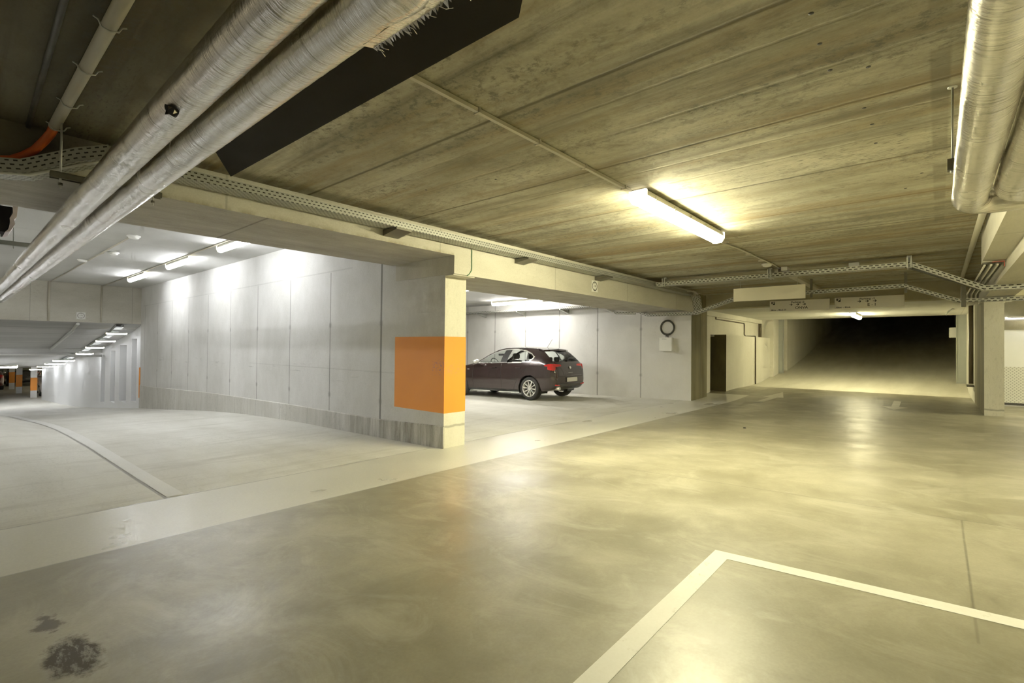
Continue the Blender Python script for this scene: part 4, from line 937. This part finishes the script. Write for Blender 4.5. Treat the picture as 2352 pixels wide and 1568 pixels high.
        sp.add([(v, u, 1.335 - abs(v) * .04) for v, u in S] + [(v, u + .005, 1.385 - abs(v) * .04) for v, u in S] + [(v, .66, 1.432 - abs(v) * .05) for v, u in S] + [(v * .97, .62, 1.37 - abs(v) * .05) for v, u in S],
               [(i, i + 1, n_ + i + 1, n_ + i) for i in range(n_ - 1)] + [(n_ + i, n_ + i + 1, 2 * n_ + i + 1, 2 * n_ + i) for i in range(n_ - 1)] + [(3 * n_ + i, 3 * n_ + i + 1, i + 1, i) for i in range(n_ - 1)] + [(0, n_, 2 * n_, 3 * n_), (n_ - 1, 2 * n_ - 1, 3 * n_ - 1, 4 * n_ - 1)])
        sp.build('spoiler', paint, root)
        MB().tube([(0, .10, 1.09), (.1, .115, 1.125), (.42, .115, 1.12)], .014, 8).tube([(0, .09, 1.07), (0, .10, 1.10)], .03, 10).build('rear_wiper', M['blacktrim'], root)
        MB().bbox(-.30, .30, -.043, -.02, .485, .625, .01).build('plate_recess', M['blacktrim'], root)
        MB().bbox(-.265, .265, -.052, -.042, .50, .61, .005).build('number_plate', M['plate'], root)
        em = MB().lathe([(0, .012), (.03, .012), (.038, 0)], (0, .02, .83), (0, -1, .35), 20); em.v = [(x, y - .005, z + .05) for x, y, z in em.v]; em.build('emblem', M['chrome'], root)
        MB().box(-.1, .1, .0, .012, .735, .75).build('rear_badge', M['chrome'], root)
        MB().tube([(-.55, .0, .33), (-.55, .3, .31)], .045, 14).build('exhaust', M['chrome'], root)
        MB().tube([(0, .78, 1.43), (0, .75, 1.46), (0, .60, 1.66)], .006, 6).build('aerial', M['blacktrim'], root)
        # cabin
        def seat(v, u):
            b = MB(); b.bbox(v - .24, v + .24, u, u + .5, .42, .58, .05); b.prism([(u + .02, .5), (u + .14, .5), (u - .02, 1.08), (u - .12, 1.06)], 0, v - .23, v + .23); b.bbox(v - .13, v + .13, u - .14, u - .03, 1.1, 1.27, .03); b.build('seat', M['cabin'], root)
        seat(-.36, 1.7); seat(.36, 1.7)
        b = MB(); b.bbox(-.6, .6, .85, 1.3, .42, .58, .05); b.prism([(.83, .5), (.95, .5), (.78, 1.03), (.68, 1.0)], 0, -.6, .6)
        for v in (-.36, 0, .36): b.bbox(v - .11, v + .11, .66, .74, 1.03, 1.16, .02)
        b.build('rear_seat', M['cabin'], root)
        MB().prism([(2.5, .6), (2.95, .6), (2.95, .94), (2.7, .99), (2.53, .94)], 0, -.72, .72).build('dashboard', M['cabin'], root)
        MB().lathe([(.17, -.012), (.185, 0), (.17, .012), (.155, 0), (.17, -.012)], (-.36, 2.42, .97), (0, -1, .45), 24).build('steering_wheel', M['cabin'], root)
        MB().box(-.78, .78, .3, 3.3, .28, .4).build('cabin_floor', M['cabin'], root)
        MB().bbox(-.12, .12, 2.46, 2.5, 1.2, 1.26, .01).build('rear_view_mirror', M['cabin'], root)
    return root
n = N('burgundy_car_paint'); fl = n.noise(300, 2); M['paint'] = n.bsdf(n.mix(fl, (.014, .0045, .005), (.024, .009, .009)), .22, .35, coat=1., coat_rough=.03)
M['blacktrim'] = plain('black_car_trim', (.012, .012, .013), .4)
M['chrome'] = plain('chrome_trim', (.82, .82, .8), .22, .55, .02)
M['mirror'] = plain('silver_mirror_shell', (.75, .75, .74), .2, .6, .02)
M['rim'] = plain('alloy_rim', (.78, .77, .74), .3, .6, .03)
M['tyre'] = plain('tyre_rubber', (.014, .014, .014), .75)
M['plate'] = plain('number_plate_white', (.68, .66, .62), .5, 0, .12, 18)
M['cabin'] = plain('dark_cabin_cloth', (.02, .02, .022), .8)
n = N('red_lamp_lens'); M['redlens'] = n.bsdf(n.mix(n.noise(40, 2), (.42, .01, .012), (.7, .02, .02)), .15, coat=1.)
n = N('tinted_car_glass'); tr = n.node('ShaderNodeBsdfTransparent'); tr.inputs[0].default_value = (.86, .9, .88, 1); gl = n.node('ShaderNodeBsdfGlossy'); gl.inputs['Roughness'].default_value = .02
lw = n.node('ShaderNodeLayerWeight'); lw.inputs[0].default_value = .5; mx = n.node('ShaderNodeMixShader'); n.lk(n.m('ADD', n.m('MULTIPLY', n.m('POWER', lw.outputs[1], 4.), .6), .045), mx.inputs[0]); n.lk(tr.outputs[0], mx.inputs[1]); n.lk(gl.outputs[0], mx.inputs[2]); n.lk(mx.outputs[0], n.out.inputs[0]); M['carglass'] = n.mat
S_ = .96; rz = math.radians(2.2)
car = make_car('car', 'dark burgundy five door hatchback parked behind the orange banded column', M['paint'])
car.scale = (S_, S_, S_); car.rotation_euler = (math.radians(-1.03), 0, rz)
lw_ = V((-.87 * S_, UR * S_, 0)); lw_.rotate(Matrix.Rotation(rz, 3, 'Z')); car.location = (9.90 - lw_.x, 8.0 - lw_.y, zcar(10, 7.94) + .018 * UR * S_ + .001)
M['paintblack'] = plain('black_car_paint', (.02, .02, .022), .25, .2, coat=1.); M['paintwhite'] = plain('white_car_paint', (.75, .76, .77), .3, 0, coat=1.); M['paintred'] = plain('dark_red_car_paint', (.09, .012, .018), .3, .2, coat=1.)
for (x, y, r_, pt, nm_) in [(1.55, 45.0, 0, 'paintred', 'dark red car at the far left edge beyond the ramp, cut by the frame'), (3.6, 48.5, 0, 'paintblack', 'black car half hidden between the distant orange columns'), (4.35, 38.3, math.pi, 'paintwhite', 'white car peeking out past the end of the curved white wall')]:
    c = make_car('car', nm_, M[pt], 4); c.location = (x, y if r_ < 3 else y + 4.0, -1.9); c.rotation_euler[2] = r_

# ------------------------------------------------------------------ camera and world
Mr = ((.655913899, -.0160796053, -.754664431), (-.754768026, -.000582382736, -.655991530), (.0101085813, .999870545, -.0125183649))
cam = bpy.data.cameras.new('camera'); co = bpy.data.objects.new('camera', cam); COL.objects.link(co)
co.matrix_world = Matrix(((*Mr[0], 0), (*Mr[1], 0), (*Mr[2], 1.16), (0, 0, 0, 1)))
cam.sensor_width = 36; cam.lens = 1126.39247 / 2352 * 36; cam.clip_start = .02; cam.clip_end = 200
SC.camera = co
wd = bpy.data.worlds.new('world'); SC.world = wd; wd.use_nodes = True
bg = wd.node_tree.nodes['Background']; bg.inputs[0].default_value = (1., .88, .58, 1); bg.inputs[1].default_value = .33
SC.view_settings.view_transform = 'Standard'; SC.view_settings.look = 'None'; SC.view_settings.exposure = .47; SC.view_settings.gamma = 1.2
try:
    SC.cycles.use_denoising = True; SC.cycles.max_bounces = 5; SC.cycles.diffuse_bounces = 4; SC.cycles.glossy_bounces = 3; SC.cycles.transparent_max_bounces = 8
    SC.cycles.use_adaptive_sampling = True; SC.cycles.adaptive_threshold = .17; SC.cycles.adaptive_min_samples = 14; SC.cycles.caustics_reflective = False; SC.cycles.caustics_refractive = False
    SC.cycles.sample_clamp_indirect = 8
except Exception: pass
